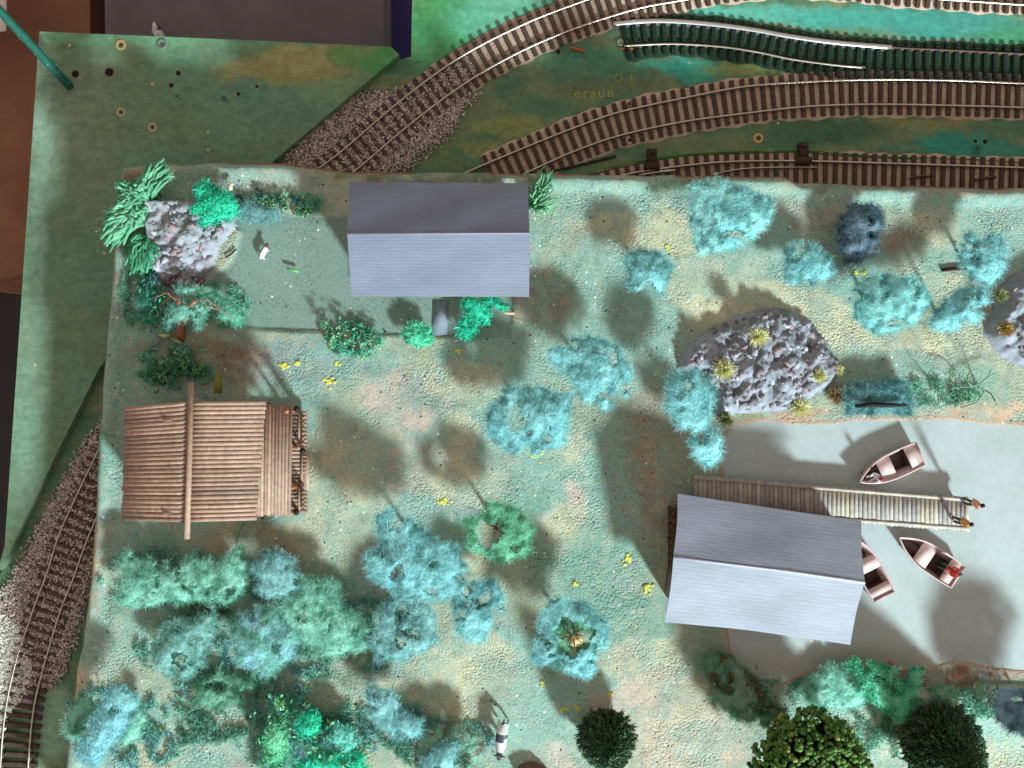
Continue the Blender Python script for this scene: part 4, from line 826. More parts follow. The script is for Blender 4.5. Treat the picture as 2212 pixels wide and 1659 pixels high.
def person(label, loc, rz, top, legs, hair, pose='stand', scale=1.0, hat=None, trim=None):
    # 1 unit = 1 cm tall figure about 2.1 high; faces +x
    if pose == 'stand':
        J = dict(pel=(0, 0, 1.0), chest=(0.02, 0, 1.42), neck=(.03, 0, 1.66), head=(.06, 0, 1.88), top=(.05, 0, 2.02), shl=(.02, .2, 1.56), shr=(.02, -.2, 1.56), ell=(.0, .27, 1.25), elr=(.0, -.27, 1.25), hal=(.14, .25, .98), har=(.14, -.25, .98), hipl=(0, .1, .95), hipr=(0, -.1, .95), knl=(.04, .12, .52), knr=(.0, -.12, .52), anl=(-.02, .13, .09), anr=(-.03, -.13, .09), tol=(.15, .15, .04), tor=(.14, -.15, .04))
    else:
        J = dict(pel=(0, 0, .12), chest=(0.0, 0, .54), neck=(.04, 0, .78), head=(.1, 0, 1.0), top=(.1, 0, 1.13), shl=(.02, .2, .68), shr=(.02, -.2, .68), ell=(.12, .27, .42), elr=(.12, -.27, .42), hal=(.36, .16, .36), har=(.36, -.16, .36), hipl=(.04, .1, .1), hipr=(.04, -.1, .1), knl=(.48, .14, .16), knr=(.48, -.14, .16), anl=(.56, .14, -.24), anr=(.56, -.14, -.24), tol=(.72, .15, -.27), tor=(.72, -.15, -.27))
    E = [('pel', 'chest'), ('chest', 'neck'), ('neck', 'head'), ('head', 'top'), ('chest', 'shl'), ('chest', 'shr'), ('shl', 'ell'), ('shr', 'elr'), ('ell', 'hal'), ('elr', 'har'), ('pel', 'hipl'), ('pel', 'hipr'), ('hipl', 'knl'), ('hipr', 'knr'), ('knl', 'anl'), ('knr', 'anr'), ('anl', 'tol'), ('anr', 'tor')]
    R = dict(pel=(.15, .19), chest=(.15, .2), neck=.065, head=.125, top=.08, shl=.085, shr=.085, ell=.065, elr=.065, hal=.05, har=.05, hipl=.11, hipr=.11, knl=.08, knr=.08, anl=.055, anr=.055, tol=.045, tor=.045)
    H = {k: Vector(v) for k, v in J.items()}
    def zones(p):
        p = Vector(p); 
        if (p-H['head']).length < .2 or p.z > H['neck'].z+.06: return hair if (p.z > H['head'].z+.0 and p.x < H['head'].x+.08) else skin
        if min((p-H['hal']).length, (p-H['har']).length) < .1: return skin
        if p.z > H['pel'].z+.06 or min((p-H['ell']).length, (p-H['elr']).length) < .16: return top
        if min((p-H['tol']).length, (p-H['tor']).length) < .12: return (.03, .025, .02)
        return legs
    b = skin_fig('person', label, 'person', J, E, R, zones, loc, rz, scale)
    mb = MB(); hx = H['head']; mb.ball((hx.x-.03, 0, hx.z+.055), (.135, .135, .12), hair, 10, 6); local(mb, 'hair', M['paint'], b, True)
    bpy.data.objects[b.name].children[0].scale = (scale,)*3
    mb = MB(); mb.ball((hx.x+.13, 0, hx.z-.01), (.03, .02, .03), skin, 6, 4)
    for s in (-1, 1): mb.ball((hx.x+.105, s*.05, hx.z+.03), (.02, .016, .016), (.02, .02, .02), 6, 4)
    mb.box(hx.x+.115, 0, hx.z-.06, .02, .06, .012, c=srgb(150, 70, 60)); local(mb, 'face', M['paint'], b, True); b.children[-1].scale = (scale,)*3
    return b
zp = .82
person('standing person in an orange brown jacket and black trousers near the pier end', P(2057, 1121, zp), .3, srgb(205, 150, 85), srgb(25, 32, 36), srgb(45, 38, 40))
person('standing person in a cream pink top with black hair at the pier corner', P(2080, 1082, zp), .3, srgb(225, 175, 145), srgb(45, 38, 36), srgb(12, 12, 14))
person('person in a red top and green trousers sitting in the stern of a rowing boat', P(2056, 1234, .72)+Vector((0, 0, -.02)), math.radians(150), srgb(215, 70, 50), srgb(70, 105, 90), srgb(95, 110, 110), 'sit')
person('person in white with a red cap sitting in the bow of a boat', P(1888, 1029, .30), math.radians(200), srgb(225, 228, 245), srgb(90, 50, 50), srgb(150, 40, 50), 'sit', 1.05)

# cow (black and white) seen from above, and a small dog
def quad(name, label, cat, loc, rz, scale, zones, horn=False):
    J = dict(mid=(0, 0, 1.0), hip=(-.75, 0, 1.05), tail=(-.98, 0, 1.05), tailb=(-1.06, .02, .6), sh=(.65, 0, 1.02), neck=(1.0, 0, 1.2), head=(1.3, 0, 1.25), muz=(1.6, 0, 1.02),
             fl1=(.62, .2, .7), fl2=(.62, .22, .38), fl3=(.62, .22, .04), fr1=(.62, -.2, .7), fr2=(.7, -.22, .38), fr3=(.68, -.22, .04),
             hl1=(-.72, .22, .72), hl2=(-.86, .24, .42), hl3=(-.78, .24, .04), hr1=(-.72, -.22, .72), hr2=(-.82, -.24, .42), hr3=(-.7, -.24, .04))
    E = [('mid', 'hip'), ('hip', 'tail'), ('tail', 'tailb'), ('mid', 'sh'), ('sh', 'neck'), ('neck', 'head'), ('head', 'muz')]
    for s, r in (('fl', 'sh'), ('fr', 'sh'), ('hl', 'hip'), ('hr', 'hip')): E += [(r, s+'1'), (s+'1', s+'2'), (s+'2', s+'3')]
    R = dict(mid=(.33, .3), hip=(.29, .3), tail=.05, tailb=.03, sh=(.27, .3), neck=.17, head=.15, muz=.09)
    for s in ('fl', 'fr', 'hl', 'hr'): R[s+'1'] = .13; R[s+'2'] = .07; R[s+'3'] = .065
    b = skin_fig(name, label, cat, J, E, R, zones, loc, rz, scale)
    for s in (-1, 1):
        mb = MB(); mb.ball((1.2, s*.2, 1.34), (.06, .12, .04), (.03, .03, .03), 6, 4); e = local(mb, 'ear', M['paint'], b, True); e.scale = (scale,)*3
        if horn: mb = MB(); mb.tube([(1.22, s*.08, 1.36), (1.24, s*.16, 1.47), (1.3, s*.14, 1.55)], [.035, .025, .01], 6, srgb(200, 190, 165)); e = local(mb, 'horn', M['paint'], b, True); e.scale = (scale,)*3
    return b
def cowz(p):
    x_, y_, z_ = p
    if x_ > 1.02: return srgb(52, 46, 60)
    if x_ > .35: return srgb(222, 232, 235)
    if x_ > -.25: return srgb(70, 66, 84) if (y_ < .12 or x_ < .1) else srgb(220, 228, 230)
    if x_ > -.9 and z_ > .0: return srgb(215, 222, 220)
    return srgb(20, 20, 26)
cow = quad('cow', 'black and white cow standing on sandy ground at the bottom edge', 'cow', P(1084, 1577, 0)+Vector((0, 0, .02)), math.radians(-98), .86, cowz, True); cow.scale = (1, 1.35, 1)
def dogz(p): return srgb(110, 75, 68) if (p[0] > .9 or (p[1] > .12 and p[2] > .95)) else srgb(235, 240, 240)
dog = quad('dog', 'small white and brown dog standing alone in the yard', 'dog', P(573, 548, -.17), math.radians(62), .40, dogz); dog.scale = (1, 1.5, 1)

# ------------------------------------------------------------------ plants
def ribbons(Cn, D, Lg, W, curl, lift):
    n = len(Cn); D = D/np.linalg.norm(D, axis=1, keepdims=True); up = RNG.normal(size=(n, 3)); S = np.cross(D, up); S /= np.linalg.norm(S, axis=1, keepdims=True); Nn = np.cross(S, D)
    V = []
    for t in (-.5, -.17, .17, .5):
        off = D*(Lg*t)[:, None]+S*(curl*(t*t*4-.5))[:, None]*.5+Nn*(lift*(t*t*4-.5))[:, None]*.4; wv = Nn*(W*(1-abs(t)*.7))[:, None]*.5
        V.append(Cn+off-wv); V.append(Cn+off+wv)
    V = np.stack(V, 1).reshape(-1, 3); b = np.arange(n)[:, None]*8
    F = np.concatenate([b+np.array([[0, 1, 3, 2]]), b+np.array([[2, 3, 5, 4]]), b+np.array([[4, 5, 7, 6]])])
    return V, F
def wool(poly, zc, thick, cols, seed, fib=1.0, holes=0.33, flat=.0, rough=.85, flen=.55, fw=.016, step=.12, cover=None):
    """felted clump: lumpy double sheet with fuzzy fibres. poly in photo units at height zc"""
    k = (CD-zc)/CD/CS; pw = np.array([((a-CX)*k, -(b-CY)*k) for a, b in poly]); lo_, hi = pw.min(0)-.3, pw.max(0)+.3
    xs = np.arange(lo_[0], hi[0], step); ys = np.arange(lo_[1], hi[1], step); X, Y = np.meshgrid(xs, ys)
    X = X+RNG.uniform(-.25, .25, X.shape)*step; Y = Y+RNG.uniform(-.25, .25, Y.shape)*step
    d = polydist(X+.34*(fbm(X*1.7, Y*1.7, seed)-.5)*2*rough, Y+.34*(fbm(X*1.7, Y*1.7, seed+5)-.5)*2*rough, pw)
    size = max(.8, float(d.max())); dome = np.sqrt(np.clip(d/size, 0, 1)); nz = fbm(X*1.5, Y*1.5, seed+9, 4)-.5; nf = fbm(X*4.5, Y*4.5, seed+13, 3)-.5
    ztop = zc+.62*thick*(dome-.45)*(1-flat)+nz*.38*thick+nf*.15; zbot = zc-thick*.5*dome*(1-flat)-.12+nz*.4*thick
    zbot = np.minimum(zbot, ztop-.06)
    inside = d > 0
    if holes > 0: inside &= (fbm(X*1.4, Y*1.4, seed+21, 3) > holes) | (d < .0)
    nx = X.shape[1]; ii = np.arange(X.size).reshape(X.shape)
    F = np.stack([ii[:-1, :-1], ii[:-1, 1:], ii[1:, 1:], ii[1:, :-1]], -1).reshape(-1, 4); ok = inside.ravel()[F].sum(1) >= 3; F = F[ok]
    tn = fbm(X*1.3, Y*1.3, seed+30, 4); cols = [np.array(c) for c in cols]
    t = ss(tn, .35, .65)[..., None]; CT = cols[0]*(1-t)+cols[1]*t
    if len(cols) > 2: t2_ = ss(fbm(X*2.1, Y*2.1, seed+37, 3), .55, .68)[..., None]; CT = CT*(1-t2_)+cols[2]*t2_
    Vt = np.stack([X, Y, ztop], -1).reshape(-1, 3); Vb = np.stack([X, Y, zbot], -1).reshape(-1, 3); N0 = len(Vt)
    Vs = [Vt, Vb]; Cs = [CT.reshape(-1, 3), CT.reshape(-1, 3)*.9]; Fs = [F, F[:, ::-1]+N0]
    # rim faces
    from collections import Counter
    E = np.concatenate([F[:, [0, 1]], F[:, [1, 2]], F[:, [2, 3]], F[:, [3, 0]]]); key = Counter(map(tuple, np.sort(E, 1).tolist()))
    rim = np.array([e for e in E.tolist() if key[tuple(sorted(e))] == 1]) if len(E) else np.zeros((0, 2), int)
    if len(rim): Fs.append(np.stack([rim[:, 1], rim[:, 0], rim[:, 0]+N0, rim[:, 1]+N0], -1))
    # fibres
    cand = np.unique(F.ravel()); area = len(F)*step*step; nfib = int(area*190*fib)
    if nfib and len(cand):
        ch = RNG.choice(cand, nfib); Cn = Vt[ch]+RNG.normal(size=(nfib, 3))*np.array([.07, .07, .05])+np.array([0, 0, .02]); ang = RNG.uniform(0, math.pi, nfib)+tn.ravel()[ch]*5
        D = np.stack([np.cos(ang), np.sin(ang), RNG.normal(size=nfib)*.20], -1)
        # rim fuzz pointing outwards
        rv = np.unique(rim.ravel()) if len(rim) else cand; nr = int(len(rv)*8*fib); cr = RNG.choice(rv, nr); cen = Vt[cand].mean(0)
        Dr = Vt[cr]-cen; Dr[:, 2] = 0; Dr = Dr/(np.linalg.norm(Dr, axis=1, keepdims=True)+1e-6)+RNG.normal(size=(nr, 3))*.8
        Cr = (Vt[cr]+Vb[cr])/2+Dr*.05
        Cn = np.concatenate([Cn, Cr]); D = np.concatenate([D, Dr]); ch = np.concatenate([ch, cr]); m_ = len(Cn)
        RV, RF = ribbons(Cn, D, RNG.uniform(.4, 1.3, m_)*flen, RNG.uniform(.6, 1.3, m_)*fw, RNG.normal(size=m_)*.16, RNG.normal(size=m_)*.07)
        rc = np.repeat(CT.reshape(-1, 3)[ch]*RNG.uniform(.85, 1.25, (m_, 1)), 8, axis=0); Fs.append(RF+2*N0); Vs.append(RV); Cs.append(rc)
    V_ = np.concatenate(Vs); C_ = np.concatenate(Cs); C_ = np.clip((C_*.88+C_.mean(1, keepdims=True)*.12)*np.array([1.52, 1.62, 1.60]), 0, .92); FF_ = np.concatenate(Fs)
    used = np.unique(FF_); mp = np.full(len(V_), -1); mp[used] = np.arange(len(used))
    return V_[used], mp[FF_], C_[used]
seedc = [100]
def wool_tree(label, poly, zc, thick, cols, cat='tree', name='wool_tree', trunk=True, group='wool trees on the scenery', foot=None, twigs=5, hole=None, **kw):
    seedc[0] += 50; cx_ = sum(a for a, b in poly)/len(poly); cy_ = sum(b for a, b in poly)/len(poly); c = P(cx_, cy_, zc)
    if foot is None: foot = (c.x+random.uniform(-.15, .15), c.y+random.uniform(-.15, .15))
    V_, F_, C_ = wool(poly, zc, thick, cols, seedc[0], **kw)
    if hole:
        hc = P(hole[0], hole[1], zc); fc = V_[F_].mean(1); keep = np.hypot(fc[:, 0]-hc.x, fc[:, 1]-hc.y) > hole[2]/36.*(1+.14*np.sin(np.arctan2(fc[:, 1]-hc.y, fc[:, 0]-hc.x)*3+1)+.12*np.sin(np.arctan2(fc[:, 1]-hc.y, fc[:, 0]-hc.x)*7)); F_ = F_[keep]
    if not trunk:
        o = link(name, npmesh(name, V_, [F_], C_, True), M['wool']); return tag(o, label, cat, group)
    root = empty(name, (foot[0], foot[1], 0), label, cat, group)
    link('crown', npmesh('crown', V_, [F_], C_, True), M['wool'], root)
    mb = MB(); f = Vector((foot[0], foot[1], -.15)); t = Vector((c.x, c.y, zc))
    mid = f.lerp(t, .5)+Vector((random.uniform(-.12, .12), random.uniform(-.12, .12), 0)); mb.tube([f, mid, t], [.13, .10, .06], 8)
    for i in range(twigs):
        a = random.uniform(0, 6.28); l = random.uniform(.4, .9)*thick; s = f.lerp(t, random.uniform(.6, .95)); mb.tube([s, s+Vector((math.cos(a)*l*.5, math.sin(a)*l*.5, l*.35)), s+Vector((math.cos(a)*l, math.sin(a)*l, l*.55))], [.05, .035, .015], 5)
    mb.build('trunk', M['bark'], root, smooth=True)
    return root
cy1 = srgb(118, 176, 182); cy2 = srgb(140, 192, 198); cy3 = srgb(96, 150, 152)
gn1 = srgb(112, 168, 154); gn2 = srgb(136, 188, 174); gn3 = srgb(90, 145, 128)
bl1 = srgb(120, 172, 178); bl2 = srgb(140, 188, 194); bl3 = srgb(102, 152, 154)
CYN = [cy1, cy2, cy3]; GN = [gn1, gn2, gn3]; BU = [bl1, bl2, bl3]
WT = [
 ('large pale cyan wool tree by the edge of the raised scenery below the turnout', [(1494, 398), (1530, 388), (1600, 395), (1655, 418), (1672, 458), (1652, 500), (1600, 532), (1503, 553), (1496, 500), (1490, 450)], 2.6, 1.1, [srgb(125, 185, 192), srgb(148, 202, 206), cy3], {}),
 ('small round cyan wool tree right of the lilac roofed house', [(1350, 548), (1380, 533), (1430, 545), (1453, 572), (1450, 610), (1418, 640), (1378, 640), (1362, 610)], 2.0, .9, CYN, {}),
 ('small squarish cyan wool tree with a pale twig, left of the slate grey one', [(1690, 542), (1740, 515), (1800, 560), (1802, 590), (1750, 622), (1700, 600)], 1.6, .8, CYN, {}),
 ('dark slate blue wool tree among the cyan ones', [(1818, 470), (1850, 435), (1898, 440), (1912, 480), (1892, 540), (1850, 572), (1815, 540)], 1.6, 1.3, [srgb(88, 112, 128), srgb(112, 132, 152), srgb(55, 78, 88)], {}),
 ('largest cyan wool tree right of the rock mound', [(1840, 640), (1860, 605), (1910, 592), (1980, 602), (2020, 648), (1985, 700), (1902, 729), (1860, 695)], 2.4, 1.3, [srgb(118, 182, 184), srgb(145, 200, 202), cy3], {}),
 ('cyan wool tree with a dark teal top near the right edge', [(2086, 507), (2130, 503), (2170, 515), (2182, 580), (2140, 615), (2095, 592), (2080, 550)], 2.2, 1.0, [cy1, cy2, srgb(80, 128, 132)], {}),
 ('patchy cyan wool tree between the largest one and the right hand rock', [(2012, 690), (2050, 650), (2080, 620), (2130, 620), (2142, 660), (2110, 690), (2060, 716), (2025, 705)], 2.6, .9, CYN, dict(holes=.40)),
 ('cyan wool tree with a spreading left arm in the middle of the scenery', [(1182, 750), (1225, 745), (1240, 730), (1290, 728), (1340, 755), (1366, 800), (1360, 860), (1310, 886), (1262, 862), (1232, 812), (1190, 775)], 2.6, .8, CYN, {}),
 ('broad cyan wool tree with grey twigs showing in its centre', [(1046, 915), (1060, 880), (1092, 862), (1085, 845), (1150, 832), (1195, 850), (1240, 850), (1235, 890), (1226, 955), (1150, 985), (1092, 975), (1058, 940)], 2.5, .8, CYN, dict(hole=(1116, 912, 20))),
 ('cyan wool tree leaning against the left foot of the rock mound', [(1446, 802), (1512, 795), (1546, 832), (1540, 900), (1516, 935), (1470, 925), (1436, 880)], 3.1, .9, CYN, {}),
 ('small pointed cyan wool tree above the landward end of the pier', [(1488, 952), (1530, 922), (1566, 945), (1560, 985), (1538, 1006), (1500, 982)], 2.6, .8, [cy1, cy2], {}),
 ('big pale cyan wool tree with an upward left lobe, right of the cabin', [(784, 1192), (822, 1182), (812, 1108), (838, 1100), (880, 1128), (940, 1165), (985, 1185), (1006, 1225), (998, 1285), (948, 1302), (862, 1290), (800, 1242)], 3.6, .9, CYN, {}),
 ('cyan wool tree with pink twigs just below the pale lobed tree', [(973, 1300), (1000, 1268), (1058, 1252), (1090, 1290), (1080, 1358), (1030, 1387), (984, 1366)], 2.0, .9, CYN, dict(hole=(1008, 1275, 12))),
 ('greyish cyan wool tree with a hollow, lower middle', [(800, 1392), (830, 1300), (880, 1280), (940, 1330), (932, 1400), (880, 1425), (810, 1428)], 1.9, .8, [srgb(115, 165, 168), srgb(138, 182, 184), srgb(98, 140, 140)], dict(hole=(866, 1385, 14))),
 ('green ragged wreath shaped wool tree with an open centre', [(998, 1122), (1042, 1110), (1050, 1088), (1085, 1085), (1120, 1105), (1152, 1142), (1145, 1192), (1092, 1212), (1050, 1200), (1008, 1185), (1012, 1150)], 2.7, .8, [srgb(98, 165, 138), srgb(120, 185, 160), srgb(62, 120, 92)], dict(hole=(1055, 1155, 27))),
]
for lb, poly, zc, th, cols, kw in WT: wool_tree(lb, poly, zc, th, cols, **kw)
# ring tree with green inside and a leaf
ring = wool_tree('ring shaped cyan wool tree with a green hollow and a pale yellow leaf', [(1164, 1345), (1178, 1312), (1215, 1296), (1262, 1302), (1312, 1348), (1310, 1400), (1304, 1432), (1268, 1462), (1205, 1445), (1148, 1425), (1158, 1390)], 2.8, .9, CYN, hole=(1238, 1374, 38))
V_, F_, C_ = wool([(1180, 1350), (1250, 1325), (1292, 1370), (1280, 1435), (1200, 1440), (1175, 1400)], 2.65, .3, [srgb(105, 160, 132), srgb(128, 180, 150), srgb(75, 120, 90)], 911, holes=.30, fib=1.8); link('inner_foliage', npmesh('inner_foliage', V_, [F_], C_, True), M['wool'], ring)
mb = MB()
for i in range(9):
    a = i*.7; p = P(1236, 1368, 2.5); q = p+Vector((math.cos(a)*.7, math.sin(a)*.7, .5+.3*math.sin(i*2))); mb.tube([p, p.lerp(q, .5)+Vector((0, 0, .15)), q], [.07, .05, .02], 5)
mb.build('branches', M['bark'], ring, smooth=True)
mb = MB(); c = P(1245, 1386, 2.9); V = [(c.x, c.y, c.z)]; 
for k in range(10):
    a = k*.628; r = .36*(1+.25*math.sin(k*2.3)); V.append((c.x+math.cos(a)*r, c.y+math.sin(a)*r*.95, c.z+.06*math.sin(k*1.9)-.04))
V += [(x_, y_, z_-.02) for x_, y_, z_ in V]
mb.add(V, [(1+k, 12+k, 12+(k+1) % 10, 1+(k+1) % 10) for k in range(10)], [(0, 1+k, 1+(k+1) % 10) for k in range(10)]+[(11, 12+(k+1) % 10, 12+k) for k in range(10)], srgb(225, 208, 150))
tag(mb.build('dry_leaf', M['leaf']), 'pale yellow dry leaf lying in the hollow of the ring shaped tree', 'leaf')
# mats and undergrowth at the lower left and elsewhere (no trunk visible)
MT = [
 ('wide pale green wool mat right below the log cabin', [(238, 1262), (258, 1202), (300, 1190), (345, 1198), (362, 1218), (400, 1195), (470, 1200), (524, 1178), (526, 1260), (505, 1300), (462, 1320), (440, 1300), (380, 1302), (290, 1312), (240, 1292)], 1.5, .8, GN, dict(holes=.36)),
 ('dull blue wool tuft right of the wide green mat', [(545, 1226), (562, 1198), (592, 1190), (640, 1220), (642, 1272), (600, 1292), (552, 1280)], 2.0, .9, [srgb(115, 162, 164), srgb(132, 176, 180), srgb(98, 140, 140)], {}),
 ('ragged dull blue wool clump round a thin stem at lower left', [(330, 1402), (358, 1352), (395, 1346), (450, 1328), (470, 1362), (436, 1384), (444, 1440), (390, 1472), (332, 1442)], 1.6, .7, [srgb(112, 162, 156), srgb(135, 180, 178), srgb(95, 138, 126)], dict(hole=(388, 1420, 17), holes=.32)),
 ('pointed blue green wool clump left of the large green sheet', [(490, 1372), (500, 1340), (548, 1320), (585, 1306), (602, 1340), (640, 1372), (632, 1432), (600, 1448), (572, 1482), (540, 1450), (508, 1440)], 1.8, .9, [srgb(115, 170, 162), srgb(135, 180, 190), gn3], {}),
 ('large green wool sheet in the lower left middle', [(608, 1282), (652, 1250), (732, 1258), (742, 1310), (800, 1350), (792, 1402), (690, 1422), (642, 1380), (605, 1330)], 1.7, .9, GN, dict(holes=.30)),
 ('low dark green wool bush below the pointed clump', [(415, 1490), (430, 1470), (470, 1450), (540, 1470), (552, 1512), (480, 1532), (425, 1520)], .6, .5, [srgb(88, 142, 118), srgb(112, 165, 145), srgb(58, 100, 80)], dict(holes=.42)),
 ('long pale blue strip of wool near the bottom left corner', [(236, 1482), (282, 1480), (290, 1530), (262, 1580), (240, 1605), (206, 1659), (158, 1640), (186, 1582), (212, 1530)], 2.2, .6, [srgb(122, 176, 186), srgb(138, 190, 196)], {}),
 ('green tuft left of the long pale blue strip', [(136, 1560), (160, 1530), (200, 1502), (215, 1520), (186, 1575), (150, 1600)], 1.2, .6, GN, dict(holes=.4)),
 ('green tuft right of the long pale blue strip', [(286, 1500), (300, 1520), (315, 1560), (290, 1600), (262, 1612), (252, 1590), (282, 1545)], 1.0, .6, GN, dict(holes=.35)),
 ('long blue wool clump with a green tip near the bottom', [(785, 1492), (812, 1480), (842, 1492), (870, 1540), (912, 1562), (908, 1590), (862, 1602), (832, 1580), (792, 1540)], 2.0, .8, BU, {}),
 ('mixed grey green wool bush at the bottom left of the cow', [(898, 1612), (930, 1582), (962, 1575), (998, 1570), (1040, 1598), (1036, 1640), (1010, 1680), (900, 1680)], 1.4, .8, [srgb(112, 155, 140), srgb(135, 175, 158), srgb(120, 110, 95)], dict(holes=.36)),
 ('pale blue wool tuft cut by the bottom edge, left of the cow', [(918, 1640), (955, 1605), (990, 1600), (985, 1650), (940, 1690), (905, 1690)], 1.9, .6, BU, {}),
 ('wide pale green ground mat below the pond', [(1735, 1480), (1790, 1440), (1850, 1430), (1880, 1450), (1890, 1500), (1860, 1530), (1800, 1530), (1745, 1520)], .7, .5, [srgb(130, 185, 172), srgb(150, 200, 186), gn1], {}),
 ('dark green scruffy bush at the near left corner of the pond', [(1520, 1425), (1560, 1410), (1600, 1440), (1640, 1490), (1700, 1540), (1660, 1580), (1600, 1560), (1560, 1520), (1530, 1470)], .9, .7, [srgb(95, 140, 118), srgb(118, 150, 125), srgb(88, 82, 58)], dict(holes=.40)),
 ('slate blue wool clump at the right edge under the pond', [(2150, 1520), (2172, 1500), (2212, 1490), (2260, 1490), (2260, 1590), (2200, 1592), (2160, 1562)], 2.6, .9, [srgb(118, 152, 172), srgb(138, 170, 190), srgb(90, 118, 132)], {}),
 ('dark green tuft between the two groups of mats under the cabin', [(395, 1300), (440, 1305), (470, 1320), (470, 1345), (420, 1340), (392, 1325)], .7, .5, [srgb(80, 110, 78), srgb(98, 122, 90)], dict(holes=.45)),
 ('thin green hedge strand on the left rim above the cabin', [(300, 640), (330, 590), (345, 620), (352, 665), (330, 690), (300, 690), (280, 665)], 1.2, .7, [srgb(60, 140, 125), srgb(85, 160, 150), srgb(80, 120, 132)], dict(holes=.34)),
 ('wispy teal wool veil right of the forked trunk', [(420, 640), (455, 630), (500, 650), (530, 680), (515, 705), (470, 695), (440, 690), (415, 668)], 1.4, .4, [srgb(90, 160, 140), srgb(112, 178, 158)], dict(holes=.45)),
 ('faint pale blue tuft on the upper rim of the yard', [(505, 440), (545, 445), (600, 452), (596, 478), (540, 480), (508, 462)], .5, .3, [srgb(120, 165, 172), srgb(105, 150, 150)], {}),
]
for lb, poly, zc, th, cols, kw in MT: wool_tree(lb, poly, zc, th, cols, cat='bush', name='wool_bush', trunk=False, group='wool bushes and mats on the scenery', **kw)
wool_tree('soft green wool bed under the mixed leaf bush', [(575, 1530), (600, 1512), (640, 1510), (660, 1540), (700, 1560), (760, 1590), (775, 1640), (740, 1690), (570, 1690), (560, 1600)], .9, .8, [srgb(75, 150, 125), srgb(105, 165, 150), srgb(100, 135, 150)], cat='bush', name='wool_bush', trunk=False, group='wool bushes and mats on the scenery', holes=.3)
# brushed hedge block by the pond
hb = wool_tree('dark teal brush hedge with a black slit on the upper pond shore', [(1832, 838), (1885, 826), (1950, 824), (1972, 850), (1968, 888), (1900, 892), (1830, 892)], .9, .5, [srgb(92, 142, 150), srgb(112, 160, 166), srgb(70, 112, 118)], cat='hedge', name='brush_hedge', trunk=False, group=None, flen=.6, fib=1.5)
mb = MB(); c = P(1898, 876, 1.35); mb.box(c.x, c.y, c.z, 3.3, .24, .25, -.02, c=(.006, .01, .012)); mb.build('slit', M['plain'], hb) if False else None
mb = MB(); q0 = P(1848, 877, 1.3); q1 = P(1958, 875, 1.3); mb.tube([q0, q0.lerp(q1, .3)+Vector((0, .05, 0)), q0.lerp(q1, .7), q1], [.1, .15, .14, .08], 6, (.008, .012, .012)); ob = mb.build('dark_slit', M['plain'], hb)  # black tube put in as the shade inside the slit

# thin tangled undergrowth: nobody could count its threads
def undergrowth(label, blobs, n, cols):
    Cs_, Ds_, cc_ = [], [], []; per = n//len(blobs)
    for cx, cy, rx, ry in blobs:
        m_ = per*6; a = RNG.uniform(0, 2*math.pi, m_); q = np.sqrt(RNG.uniform(0, 1, m_)); px_ = cx+rx*q*np.cos(a); py_ = cy+ry*q*np.sin(a)
        k = fbm(px_/22., py_/22., 640, 3) > .50; px_, py_ = px_[k][:per], py_[k][:per]; z = gheight(px_, py_)+RNG.uniform(.02, .28, len(px_)); kk = (CD-z)/CD/CS
        Cs_.append(np.stack([(px_-CX)*kk, -(py_-829.5)*kk, z], -1)); t = fbm(px_/40., py_/40., 700); cc_.append(np.array(cols)[np.clip((t*len(cols)*1.6-.3*len(cols)+RNG.uniform(-.6, .6, len(t))).astype(int), 0, len(cols)-1)])
    Cn = np.concatenate(Cs_); N_ = len(Cn); D = RNG.normal(size=(N_, 3)); D[:, 2] *= .3
    V_, F_ = ribbons(Cn, D, RNG.uniform(.15, .5, N_), RNG.uniform(.02, .05, N_), RNG.normal(size=N_)*.12, RNG.normal(size=N_)*.08)
    o = link('ground_cover', npmesh('ground_cover', V_, [F_], np.repeat(np.concatenate(cc_)*RNG.uniform(.8, 1.25, (N_, 1)), 8, axis=0)), M['leaf']); tag(o, label, 'ground cover', None, 'stuff')
undergrowth('tangled teal and green flock covering the ground at the lower left', [(350, 1250, 140, 70), (560, 1300, 110, 80), (420, 1400, 130, 70), (660, 1380, 140, 90), (560, 1480, 120, 70), (440, 1540, 130, 70), (640, 1600, 130, 70), (820, 1560, 110, 60), (960, 1610, 110, 60), (220, 1560, 90, 90), (800, 1370, 90, 80), (310, 1600, 90, 60)], 34000, [srgb(80, 135, 118), srgb(108, 170, 150), srgb(130, 190, 172), srgb(110, 165, 172), srgb(145, 200, 185)])
undergrowth('loose green and teal flock on the banks of the pond and the yard kerb', [(1620, 1500, 90, 60), (1830, 1500, 130, 60), (2060, 1520, 120, 40), (1930, 1590, 120, 50), (300, 640, 40, 80), (380, 790, 90, 50), (470, 660, 70, 50), (620, 440, 90, 26), (1990, 850, 140, 30), (760, 730, 60, 40)], 16000, [srgb(85, 135, 110), srgb(115, 180, 155), srgb(145, 205, 185), srgb(90, 165, 140)])
